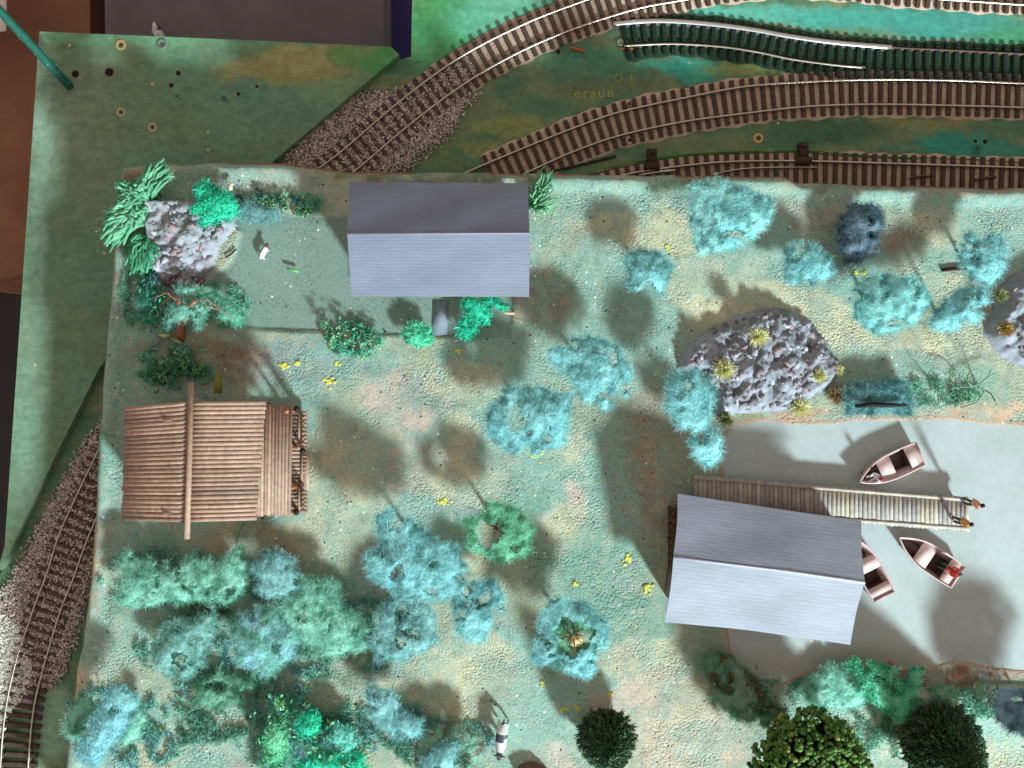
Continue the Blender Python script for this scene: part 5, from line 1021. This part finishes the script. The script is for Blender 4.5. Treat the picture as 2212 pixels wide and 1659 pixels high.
# leafy scraps: many small bent flakes
def flakes(name, label, cat, pts, n, spread, zr, size, cols, group=None, asp=(1.0, 2.2), seed=0, up=.5):
    """pts: list of (px,py) spine points"""
    Vs = []; Fs = []; Cs = []; base = 0
    P_ = [pts[RNG.integers(len(pts))] for _ in range(n)]
    for i, (a, b) in enumerate(P_):
        z = RNG.uniform(*zr); p = np.array(P(a+RNG.normal()*spread, b+RNG.normal()*spread, z)); d = RNG.normal(size=3); d[2] *= up; d /= np.linalg.norm(d); s = np.cross(d, RNG.normal(size=3)); s /= np.linalg.norm(s); nn_ = np.cross(d, s)
        L_ = size*RNG.uniform(*asp); W_ = size*RNG.uniform(.5, 1.0); th = .012
        v = [p-d*L_/2, p-d*L_*.1+s*W_/2+nn_*L_*.1, p+d*L_/2+nn_*L_*.05, p-d*L_*.1-s*W_/2+nn_*L_*.12]
        v = v+[q-nn_*th for q in v]; Vs += v; Fs += [(base, base+1, base+2, base+3), (base+7, base+6, base+5, base+4), (base, base+4, base+5, base+1), (base+1, base+5, base+6, base+2), (base+2, base+6, base+7, base+3), (base+3, base+7, base+4, base)]
        Cs += [np.array(cols[RNG.integers(len(cols))])*RNG.uniform(.75, 1.2)]*8; base += 8
    o = link(name, npmesh(name, np.array(Vs), [np.array(Fs)], np.array(Cs)), M['leaf']); return tag(o, label, cat, group)
tq = srgb(50, 178, 150); tq2 = srgb(70, 190, 165); gr = srgb(80, 160, 105); yl_ = srgb(150, 185, 125); lg = srgb(120, 190, 140); dg_ = srgb(40, 100, 75)
FL = [
 ('leafy scrap bush of teal and yellow flakes on the yard kerb', [(700, 700), (740, 705), (770, 715), (790, 740), (750, 745), (720, 740), (790, 765), (815, 735)], 260, 9, (.05, .9), .17, [tq, tq2, lg, yl_, srgb(110, 165, 140)]),
 ('bushy tangle of dark and mid green leaves on the left rim above the cabin', [(310, 610), (325, 640), (340, 660), (330, 690), (360, 700), (375, 680), (350, 640), (400, 690)], 420, 12, (.1, 1.6), .17, [tq, dg_, gr, srgb(60, 110, 120), srgb(90, 130, 150), lg]),
 ('dark green leafy bush with one bright teal tip behind the cabin', [(330, 810), (350, 790), (380, 800), (400, 790), (400, 770), (420, 800), (345, 820)], 300, 11, (.1, 1.2), .2, [srgb(60, 135, 100), srgb(75, 150, 110), dg_, gr, yl_]),
 ('mixed teal, lime and yellow leaf bush at the bottom left', [(590, 1540), (600, 1570), (640, 1590), (620, 1620), (680, 1600), (720, 1580), (760, 1620), (700, 1640), (740, 1650), (600, 1650), (640, 1530)], 620, 16, (.1, 1.5), .22, [tq, tq2, lg, yl_, srgb(100, 140, 150), srgb(70, 150, 110), srgb(60, 110, 90)]),
 ('lime green leaf scraps at the left end of the mixed bush', [(575, 1600), (585, 1640), (620, 1545), (600, 1510), (610, 1520)], 150, 10, (.3, 1.7), .22, [lg, srgb(130, 200, 150), tq2, yl_]),
 ('dark leafy scraps on the corner of the pond bank', [(1560, 1450), (1590, 1490), (1620, 1520), (1640, 1480), (1680, 1540), (1600, 1540)], 230, 14, (.1, 1.2), .15, [srgb(90, 120, 90), srgb(70, 110, 95), srgb(180, 120, 60), yl_, srgb(80, 140, 120)]),
 ('small yellow and dark leaf scraps by the right edge under the pond', [(2110, 1495), (2140, 1500), (2150, 1520), (2170, 1500), (2190, 1510)], 110, 9, (.1, 1.0), .18, [yl_, srgb(60, 80, 60), srgb(200, 195, 190), srgb(120, 160, 140)]),
 ('strip of yellow green leaves along the upper yard kerb', [(570, 432), (590, 440), (615, 450), (640, 458), (660, 462), (610, 435)], 170, 6, (.05, .6), .16, [srgb(125, 170, 110), srgb(150, 190, 130), srgb(60, 110, 110), srgb(80, 150, 120)]),
 ('dark teal leaf strip behind the yellow green leaves', [(520, 428), (560, 420), (600, 424), (640, 430), (655, 440)], 130, 6, (.05, .5), .15, [srgb(40, 75, 85), srgb(60, 110, 105), srgb(80, 140, 100)]),
]
for i, (lb, pts, n, sp, zr, sz, cols) in enumerate(FL): flakes('leafy_bush', lb, 'bush', pts, int(n*1.1), sp*.9, zr, sz*1.05, [np.array(c)*1.15 for c in cols], 'leafy scraps and bushes')
# bright teal and mint strand clumps
def strands(name, label, cat, root_px, tips, z0, z1, n, cols, group=None, wd=.07, sway=.13, rootr=9):
    mb = MB()
    for i in range(n):
        t = tips[RNG.integers(len(tips))]; a = P(root_px[0]+RNG.normal()*rootr, root_px[1]+RNG.normal()*rootr, z0); b = P(t[0]+RNG.normal()*9, t[1]+RNG.normal()*9, z1*RNG.uniform(.5, 1.2)); m_ = a.lerp(b, .5)+Vector((RNG.normal()*sway, RNG.normal()*sway, .35*z1)); m2_ = a.lerp(b, .8)+Vector((RNG.normal()*sway*.7, RNG.normal()*sway*.7, .2*z1))
        mb.tube([a, m_, m2_, b], [wd*.8, wd, wd*.9, wd*.5], 5, np.array(cols[RNG.integers(len(cols))])*RNG.uniform(.8, 1.2))
    return tag(mb.build(name, M['wool'], smooth=True), label, cat, group)
mint = [srgb(130, 205, 165), srgb(150, 218, 182), srgb(112, 188, 148)]
strands('string_bush', 'upper mint green string bush at the corner of the scenery', 'bush', (320, 435), [(258, 400), (265, 430), (300, 395), (330, 372), (350, 362), (362, 372), (285, 420), (262, 445), (310, 410)], .3, 1.7, 330, mint, 'mint green string bushes', .095)
strands('string_bush', 'middle fan shaped mint green string bush overhanging the left rim', 'bush', (322, 462), [(236, 460), (232, 490), (230, 510), (245, 520), (262, 500), (250, 470), (280, 455), (290, 480)], .4, 1.5, 330, mint, 'mint green string bushes', .095)
strands('string_bush', 'lower mint green string bush beside the stone heap', 'bush', (325, 520), [(285, 540), (290, 560), (310, 575), (325, 560), (300, 585), (330, 545), (290, 525)], .3, 1.2, 220, [srgb(80, 165, 125), srgb(100, 180, 145)], 'mint green string bushes', .095)
strands('string_bush', 'pale mint string tuft right of the lilac roofed house', 'bush', (1152, 440), [(1165, 405), (1185, 375), (1195, 395), (1190, 430), (1180, 455), (1160, 415), (1185, 445)], .2, 1.2, 70, [srgb(125, 200, 155), srgb(145, 210, 170)], 'mint green string bushes', .06)
BT = [srgb(20, 182, 150), srgb(40, 195, 165), srgb(10, 155, 128)]
def teal_clump(lb, poly, zc, th, cols=BT, holes=.2): wool_tree(lb, poly, zc, th, cols, holes=holes, cat='bush', name='teal_bush', trunk=False, group='bright teal wool bushes', fib=.7, flen=.3, fw=.05)
teal_clump('bright teal bush behind the stone heap in the yard corner', [(425, 395), (440, 385), (465, 400), (490, 412), (510, 440), (508, 455), (480, 480), (445, 487), (415, 478), (440, 462), (412, 450), (430, 430), (420, 412)], 1.6, .9)
teal_clump('bright teal branching bush under the eave of the lilac roofed house', [(1000, 643), (1050, 638), (1100, 655), (1092, 665), (1062, 662), (1055, 690), (1058, 700), (1045, 705), (1040, 680), (1028, 715), (1008, 728), (985, 720), (1000, 690), (1012, 672), (990, 660)], .9, .6)
teal_clump('small round teal bush on the kerb below the lilac roofed house', [(878, 705), (905, 698), (930, 710), (932, 735), (905, 752), (880, 742), (872, 722)], .7, .5, [srgb(70, 185, 155), srgb(95, 195, 165), srgb(60, 160, 130)])
teal_clump('bright teal wool scrap at the bottom edge of the mixed leaf bush', [(640, 1640), (680, 1635), (740, 1622), (785, 1635), (780, 1680), (640, 1680)], 1.2, .6)
teal_clump('bright teal wool patch in the middle of the mixed leaf bush', [(640, 1560), (668, 1540), (690, 1560), (672, 1590), (645, 1592)], 1.7, .5)
teal_clump('mint green wool patch at the left side of the mixed leaf bush', [(572, 1590), (592, 1560), (612, 1580), (618, 1625), (596, 1650), (570, 1640)], 1.5, .5, [srgb(95, 180, 145), srgb(125, 200, 165)])
teal_clump('pale teal wool patch at the right side of the mixed leaf bush', [(712, 1560), (745, 1568), (776, 1600), (752, 1625), (718, 1606)], 1.4, .5, [srgb(80, 170, 150), srgb(110, 185, 175)])
teal_clump('wispy bright teal tree spreading over the near pond shore', [(1810, 1445), (1850, 1425), (1900, 1432), (1930, 1450), (1990, 1440), (2000, 1452), (1985, 1480), (1970, 1500), (1975, 1540), (1960, 1568), (1920, 1545), (1900, 1520), (1860, 1500), (1830, 1490), (1840, 1470)], 1.3, .35, [srgb(85, 175, 145), srgb(110, 190, 165), srgb(60, 150, 118)], .47)
teal_clump('tiny teal leaf flake under the eave of the yard house', [(1150, 420), (1160, 416), (1162, 440), (1150, 445)], .4, .3)
# forked trunk tree on the left
root = empty('forked_tree', P(391, 731, 0), 'leaning reddish forked tree trunk with sparse foliage in the left corner', 'tree')
mb = MB(); mb.tube([P(391, 733, 0), P(392, 710, .6), P(391, 690, 1.2), P(387, 650, 1.9)], [.22, .26, .22, .14], 8, srgb(180, 112, 80)); mb.tube([P(392, 712, .6), P(398, 690, 1.2), P(406, 668, 1.6), P(422, 650, 2.1)], [.2, .2, .14, .09], 8, srgb(175, 118, 92)); mb.build('trunk', M['log'], root, smooth=True)
mb = MB()
for tp in ([(390, 655), (360, 632), (330, 645), (312, 655)], [(388, 650), (370, 640), (345, 662)], [(420, 652), (445, 660), (480, 672)], [(420, 650), (450, 648), (505, 690)]):
    mb.tube([P(a, b, 1.9-.25*i) for i, (a, b) in enumerate(tp)], [.07, .055, .04, .03][:len(tp)], 6, srgb(150, 120, 92))
mb.build('branches', M['log'], root, smooth=True)
seedc[0] += 50; V_, F_, C_ = wool([(366, 628), (392, 615), (430, 622), (445, 640), (432, 700), (440, 712), (420, 705), (405, 690), (375, 690), (365, 720), (360, 690), (372, 655)], 1.9, .3, [srgb(95, 150, 140), srgb(115, 170, 155)], seedc[0], holes=.50, fib=.7); link('foliage', npmesh('foliage', V_, [F_], C_, True), M['wool'], root)
# pale scrap leaves beside its foot
for (a, b, c_, d_, lb) in ((343, 723, 368, 724, 'pale yellow stick leaf left of the forked trunk foot'), (370, 728, 394, 742, 'pale olive stick leaf at the forked trunk foot'), (326, 748, 352, 732, 'blue grey stick leaf lower left of the forked trunk')):
    mb = MB(); mb.tube([P(a, b, .25), P((a+c_)/2, (b+d_)/2+1, .42), P(c_, d_, .3)], [.05, .13, .07], 6, srgb(205, 205, 160) if 'yellow' in lb else (srgb(160, 165, 120) if 'olive' in lb else srgb(110, 150, 148))); tag(mb.build('fallen_leaf', M['leaf'], smooth=True), lb, 'leaf')
mb = MB(); q = [P(a, b, 1.1) for a, b in ((462, 850), (476, 850), (478, 805), (464, 803))]; mb.hexa([p-Vector((0, 0, .25)) for p in q], q, srgb(140, 140, 70)); tag(mb.build('olive_block', M['leaf']), 'small olive green block standing behind the cabin roof', 'block')

# grey twiggy shrub with wiry shadow
root = empty('wiry_shrub', P(2085, 830, 0), 'sparse wiry green shrub on the upper pond shore', 'shrub')
for i, tp in enumerate([[(2020, 830), (2010, 820), (2030, 822), (2060, 830)], [(2050, 842), (2080, 836), (2110, 832), (2150, 805)], [(2110, 832), (2130, 818), (2140, 800)], [(2100, 845), (2120, 858), (2095, 870), (2060, 880)], [(2028, 835), (2026, 850), (2028, 872)], [(2060, 838), (2070, 855), (2080, 870)], [(2120, 840), (2140, 850), (2150, 868)], [(2080, 820), (2060, 800), (2040, 808)], [(2075, 880), (2110, 868), (2125, 845)]]):
    mb = MB(); zz = [.1, .9, 1.5, 1.3]; mb.tube(catmull([P(a, b, zz[k] if i % 2 == 0 else zz[k]*.5) for k, (a, b) in enumerate(tp)], .3), .032, 6, random.choice([srgb(140, 180, 155), srgb(110, 150, 125), srgb(90, 125, 105)])); mb.build('stem', M['leaf'], root, smooth=True)
for i, (a, b, r) in enumerate(((2060, 806, .35), (2098, 818, .35))):
    mb = MB(); c = P(a, b, 1.0)
    pts = [c+Vector((math.cos(t*.7)*r*1.8, math.sin(t*.7)*r*1.6, .7*math.sin(t*.7*.5))) for t in range(10)]; mb.tube(pts[:7], .04, 5, srgb(120, 150, 120)); mb.build('stem', M['leaf'], root, smooth=True)

# ------------------------------------------------------------------ rocks
def rock(name, label, poly, hgt, cols, seed, chips=60, chipc=None, edge=.5, tilt=(0, 0), group=None, rough=1.0, step=.11):
    k = 1/CS; pw = np.array([((a-CX)*k, -(b-CY)*k) for a, b in poly]); lo_, hi = pw.min(0)-.3, pw.max(0)+.3
    X, Y = np.meshgrid(np.arange(lo_[0], hi[0], step), np.arange(lo_[1], hi[1], step)); d = polydist(X+.15*(fbm(X*2, Y*2, seed)-.5), Y+.15*(fbm(X*2, Y*2, seed+3)-.5), pw)
    cx_, cy_ = pw.mean(0); h = hgt*(ss(d, -.05, edge)*.62+.38*ss(d, 0, 2.6))+((X-cx_)*tilt[0]+(Y-cy_)*tilt[1])*ss(d, 0, edge)
    # stepped facets
    n = fbm(X*1.3, Y*1.3, seed+5, 4); fac = np.floor(n*9)/9; h2 = (.50*(fac-.5)+.45*(n-.5)+.36*(fbm(X*3.6, Y*3.6, seed+7, 3)-.5))*rough
    Zr = np.maximum(h+h2*ss(d, 0, .4), -.2); ins = d > -.08
    ii = np.arange(X.size).reshape(X.shape); F = np.stack([ii[:-1, :-1], ii[:-1, 1:], ii[1:, 1:], ii[1:, :-1]], -1).reshape(-1, 4); F = F[ins.ravel()[F].all(1)]
    t = ss(fbm(X*1.1, Y*1.1, seed+11), .35, .65)[..., None]; C_ = np.array(cols[0])*(1-t)+np.array(cols[1])*t; t = ss(fbm(X*2.3, Y*2.3, seed+17), .60, .70)[..., None]; C_ = C_*(1-t)+np.array(cols[2])*t
    V_ = np.stack([X, Y, Zr], -1).reshape(-1, 3)
    used = np.unique(F); mp = np.full(len(V_), -1); mp[used] = np.arange(len(used))
    mb = MB(); mb.add(V_[used], mp[F], c=C_.reshape(-1, 3)[used]); cand = np.where((d > .25).ravel())[0]
    for i in range(chips):
        j = RNG.choice(cand); p = V_[j]; s = RNG.uniform(.10, .27); A = Matrix.Rotation(RNG.uniform(0, 6.28), 3, 'Z')@Matrix.Rotation(RNG.normal()*.35+.2, 3, 'X')@Matrix.Rotation(RNG.normal()*.35, 3, 'Y')
        v = [A@Vector((sx*s*RNG.uniform(.6, 1.3), sy*s*RNG.uniform(.4, .9), sz*s*.22)) for sz in (-1, 1) for sx, sy in ((-1, -1), (1, -1), (1, 1), (-1, 1))]
        v = [(p[0]+q.x, p[1]+q.y, p[2]+q.z-s*.12) for q in v]; mb.hexa(v[:4], v[4:], np.array(random.choice(chipc))*RNG.uniform(.8, 1.15))
    o = mb.build(name, M['rock']); return tag(o, label, 'rock', group)
rc = [srgb(146, 152, 164), srgb(162, 167, 182), srgb(120, 132, 138)]; ch = [srgb(168, 148, 154), srgb(150, 136, 142), srgb(130, 120, 128), srgb(120, 118, 124), srgb(165, 168, 182), srgb(185, 188, 200), srgb(140, 142, 152)]
rock('rock_mound', 'large grey rock mound with pinkish chips behind the pond', [(1458, 795), (1475, 760), (1500, 732), (1560, 695), (1640, 664), (1700, 668), (1745, 690), (1790, 742), (1812, 795), (1800, 835), (1740, 865), (1700, 885), (1620, 892), (1555, 898), (1545, 850), (1500, 830)], 1.15, rc, 301, 260, ch, .55)
rock('rock_mound', 'grey rock mound cut by the right edge of the photo', [(2122, 720), (2140, 670), (2160, 620), (2190, 590), (2240, 570), (2330, 600), (2330, 800), (2240, 795), (2190, 790), (2150, 765)], 1.3, rc, 341, 60, ch, .6)
rock('stone_heap', 'pale grey stone heap sloping into the yard corner', [(322, 438), (380, 434), (440, 437), (505, 462), (512, 490), (480, 530), (460, 580), (425, 612), (390, 618), (352, 612), (332, 560), (325, 500)], 1.25, [srgb(146, 152, 160), srgb(166, 170, 182), srgb(122, 140, 136)], 377, 120, [srgb(185, 185, 198), srgb(160, 165, 172), srgb(185, 155, 165), srgb(140, 145, 148)], .25, (-.18, .10))
rock('stone_heap', 'small purplish brown stone pile with a pale top below the grey heap', [(352, 590), (385, 578), (425, 585), (445, 605), (430, 625), (380, 628), (355, 615)], .8, [srgb(105, 88, 92), srgb(125, 105, 110), srgb(80, 68, 70)], 391, 26, [srgb(120, 95, 100), srgb(190, 170, 190), srgb(98, 82, 86)], .3)
# yellow grass tufts
def tuft(label, a, b, r, z, cols, n=420, group='pale yellow grass tufts'):
    c = P(a, b, z); N_ = n; th = RNG.uniform(0, 2*math.pi, N_); el = RNG.uniform(.15, 1.3, N_); L_ = r/36.*RNG.uniform(.6, 1.15, N_)
    D = np.stack([np.cos(th)*np.cos(el), np.sin(th)*np.cos(el), np.sin(el)], -1); Cn = np.array(c)+D*(L_/2)[:, None]+RNG.normal(size=(N_, 3))*.05
    V_, F_ = ribbons(Cn, D, L_, np.full(N_, .035), RNG.normal(size=N_)*.08, RNG.normal(size=N_)*.08); cc = np.repeat(np.array(cols)[RNG.integers(len(cols), size=N_)]*RNG.uniform(.8, 1.2, (N_, 1)), 8, axis=0)
    o = link('grass_tuft', npmesh('grass_tuft', V_, [F_], cc), M['leaf']); tag(o, label, 'grass tuft', group)
yt_ = [srgb(232, 232, 178), srgb(240, 238, 190), srgb(222, 222, 168)]
for a, b, r, z, lb, cc in ((1635, 727, 24, 1.5, 'yellow grass tuft near the top of the large rock mound', yt_), (1562, 800, 27, 1.15, 'yellow grass tuft on the left slope of the large rock mound', yt_), (1768, 812, 17, 1.0, 'small yellow tuft on the right slope of the large rock mound', yt_), (1725, 880, 28, .1, 'wide yellow tuft at the pond side foot of the rock mound', yt_), (1806, 853, 28, .1, 'tan tuft between the rock mound and the brush hedge', [srgb(190, 172, 128), srgb(180, 160, 118)]), (1808, 800, 14, .2, 'tiny green yellow tuft on the right edge of the rock mound', yt_), (1565, 905, 20, .1, 'olive tuft at the left corner of the pond', [srgb(150, 155, 105), srgb(130, 138, 92)]), (2168, 710, 18, 1.15, 'yellow orange tuft on the right hand rock', [srgb(190, 185, 110), srgb(200, 150, 90)]), (2160, 640, 14, 1.1, 'small lime tuft on top of the right hand rock', [srgb(140, 160, 105), srgb(170, 180, 120)])):
    tuft(lb, a, b, r, z, cc)
# ------------------------------------------------------------------ big trees at the bottom
root = empty('broadleaf_tree', P(1720, 1600, 0), 'dark green ball leafed tree at the bottom of the photo', 'tree')
mb = MB(); c = P(1748, 1652, 3.1); 
for i in range(2600):
    v = Vector(RNG.normal(size=3)); v.normalize()
    if v.z < -.35: continue
    lump = 1+.10*math.sin(v.x*7+1)*math.cos(v.y*6)+.06*math.sin(v.y*13+v.z*9); r = RNG.uniform(.86, 1.0)*lump
    p = c+Vector((v.x*3.05*r, v.y*3.0*r, v.z*1.9*r)); g = RNG.uniform(0, 1)
    col = np.array(srgb(62, 98, 50))*(1-g)+np.array(srgb(110, 148, 76))*g
    if RNG.uniform() < .04: col = np.array(srgb(150, 160, 80))
    s = RNG.uniform(.09, .17); mb.ball(p, (s, s, s*.9), col, 6, 4, .12)
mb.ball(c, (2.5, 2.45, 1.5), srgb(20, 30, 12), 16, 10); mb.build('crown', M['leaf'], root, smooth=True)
mb = MB(); mb.tube([P(1720, 1600, 0)+Vector((0, 0, -.2)), c-Vector((0, 0, .6))], [.3, .2], 8); mb.build('trunk', M['bark'], root, smooth=True)
def pine(label, apx, apy, r, h, n=5200):
    top = P(apx, apy, h*.8); foot = Vector((top.x, top.y, -.1)); root = empty('pine_tree', foot, label, 'pine tree', 'bristly dark pines at the bottom')
    t = RNG.uniform(0, 1, n)**.8; a = RNG.uniform(0, 2*math.pi, n); z = h*(.25+.75*(1-t)); rr = r*(t**.8)*(.72+.28*np.abs(np.sin(a*9+np.floor(t*7)*1.3)))
    D = np.stack([np.cos(a), np.sin(a), np.full(n, .55)+RNG.normal(size=n)*.25], -1)+RNG.normal(size=(n, 3))*.18; Cn = np.stack([foot.x+np.cos(a)*rr*.82, foot.y+np.sin(a)*rr*.82, z], -1)
    V_, F_ = ribbons(Cn, D, RNG.uniform(.4, .8, n), RNG.uniform(.06, .11, n), RNG.normal(size=n)*.04, RNG.normal(size=n)*.04)
    g = RNG.uniform(0, 1, n)[:, None]; cc = np.array(srgb(55, 86, 72))*(1-g)+np.array(srgb(105, 142, 108))*g; tip = RNG.uniform(size=n) < .05; cc[tip] = srgb(130, 150, 90)
    link('needles', npmesh('needles', V_, [F_], np.repeat(cc, 8, axis=0)), M['leaf'], root)
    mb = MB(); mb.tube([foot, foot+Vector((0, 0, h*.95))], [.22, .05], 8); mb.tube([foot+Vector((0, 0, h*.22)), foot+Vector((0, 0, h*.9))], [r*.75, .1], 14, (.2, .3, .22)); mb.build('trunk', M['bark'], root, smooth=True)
    mm = root.children[-1]
pine('dark bristly pine left of the ball leafed tree, cut by the bottom edge', 1320, 1632, 2.0, 4.6, 4200)
pine('larger dark bristly pine near the bottom right corner', 2088, 1652, 2.85, 5.2, 8500)
# tree beyond the lower right corner: its trunk stands at the near pond shore
wool_tree('thin trunked wool tree in the bottom right corner beside the slate blue clump', [(2240, 1640), (2262, 1575), (2325, 1545), (2400, 1560), (2440, 1620), (2420, 1700), (2370, 1770), (2320, 1780), (2260, 1730)], 4.4, 1.6, [srgb(90, 140, 125), srgb(120, 165, 150)], foot=tuple(P(2218, 1572, 0))[:2], group='wool trees on the scenery')

# ------------------------------------------------------------------ small things
YF = [(612, 788, 'pair of yellow flower specks right of the cabin post shadow', 2), (643, 785, 'faint yellow flower speck right of the brightest pair', 1), (714, 826, 'large yellow flower fleck below the leafy kerb bush', 2), (729, 784, 'yellow flower fleck just under the leafy kerb bush', 1), (991, 757, 'yellow flower fleck in the shade below the yard kerb', 1), (1157, 982, 'yellow fleck at the foot of the broad cyan tree with grey twigs', 2),
      (1357, 1210, 'yellow fleck left of the boathouse roof corner, upper', 2), (1402, 1273, 'yellow fleck close to the lower left of the boathouse roof', 2), (1440, 533, 'yellow fleck above the small round cyan tree', 1), (1850, 590, 'left yellow fleck of the pair between two cyan trees', 1), (1866, 591, 'right yellow fleck of the pair between two cyan trees', 1),
      (1242, 1262, 'faint yellow fleck above the ring shaped tree', 1), (343, 1576, 'yellow fleck near the bottom left corner', 1), (1215, 1532, 'yellow fleck in the shade left of the dark pine', 1), (1246, 1527, 'orange yellow fleck in the shade left of the dark pine', 1), (1172, 1477, 'yellow fleck below the ring shaped tree', 1), (958, 1088, 'dull yellow fleck above the wreath shaped tree', 2), (1320, 1500, 'pale fleck on the sandy ground left of the pond bank', 1)]
for a, b, lb, k in YF:
    mb = MB(); p = P(a, b, 0); g0 = gz(a, b)
    for i in range(5*k+2):
        s = random.uniform(.04, .085)*(1+.2*k); mb.ball((p.x+random.gauss(0, .085*k), p.y+random.gauss(0, .07*k), g0+.02), (s*1.3, s, s*.35), srgb(*random.choice([(222, 225, 90), (210, 205, 95), (230, 225, 130)])), 6, 4, .2)
    tag(mb.build('flower_fleck', M['leaf']), lb, 'flowers', 'yellow flower flecks on the ground')
def stick(lb, pts, r, c, cat='twig', name='twig', z=.1):
    mb = MB(); mb.tube([P(a, b, z) for a, b in pts], r, 6, c); tag(mb.build(name, M['leaf'], smooth=True), lb, cat)
stick('dark brown twig lying by the cyan tree near the right edge', [(2035, 583), (2060, 581), (2088, 579)], .11, srgb(60, 30, 25))
stick('black twig lying on the yard beside the stone heap', [(488, 556), (500, 548), (510, 538)], .05, srgb(25, 28, 25))
stick('bright green splinter lying in the yard', [(620, 580), (645, 587)], .07, srgb(110, 190, 100))
stick('orange wood splinter between the curving track and the siding', [(1232, 103), (1245, 106), (1262, 111)], .09, srgb(200, 110, 60), z=ZB2+.1)
stick('pale wood chip under the right eave of the lilac roofed house', [(1085, 674), (1095, 676), (1112, 677)], .09, srgb(215, 180, 150))
stick('orange wood chip at the left end of the black siding', [(1338, 104), (1352, 106), (1368, 105)], .06, srgb(190, 105, 60), z=ZB2+.15)
mb = MB(); mb.ball(P(497, 405, .6), (.16, .2, .16), srgb(235, 225, 205), 8, 6); mb.ball(P(501, 398, .6), .12, srgb(220, 200, 175), 8, 6)
tag(mb.build('pebble', M['plain'], smooth=True), 'tiny cream pebble beside the bright teal yard bush', 'pebble')
# bark scrap at the bottom edge
mb = MB(); mb.ball(P(1150, 1668, .2), (1.0, .55, .45), srgb(120, 90, 72), 12, 7, .12); tag(mb.build('bark_scrap', M['rock'], smooth=True), 'rounded brown bark scrap cut by the bottom edge', 'bark')
# loose threads of wool on the ground
for i, (pts, lb) in enumerate((([(1375, 765), (1390, 700), (1405, 650)], 'fine pale hair thread below the small round cyan tree'), ([(510, 1180), (515, 1150), (528, 1130)], 'thin green thread rising from the wide mat to the cabin'))):
    mb = MB(); mb.tube(catmull([P(a, b, .15+.3*i) for a, b in pts], .3), .018+.03*i, 5, srgb(170, 180, 170) if i == 0 else srgb(90, 150, 120)); tag(mb.build('loose_thread', M['leaf'], smooth=True), lb, 'thread')
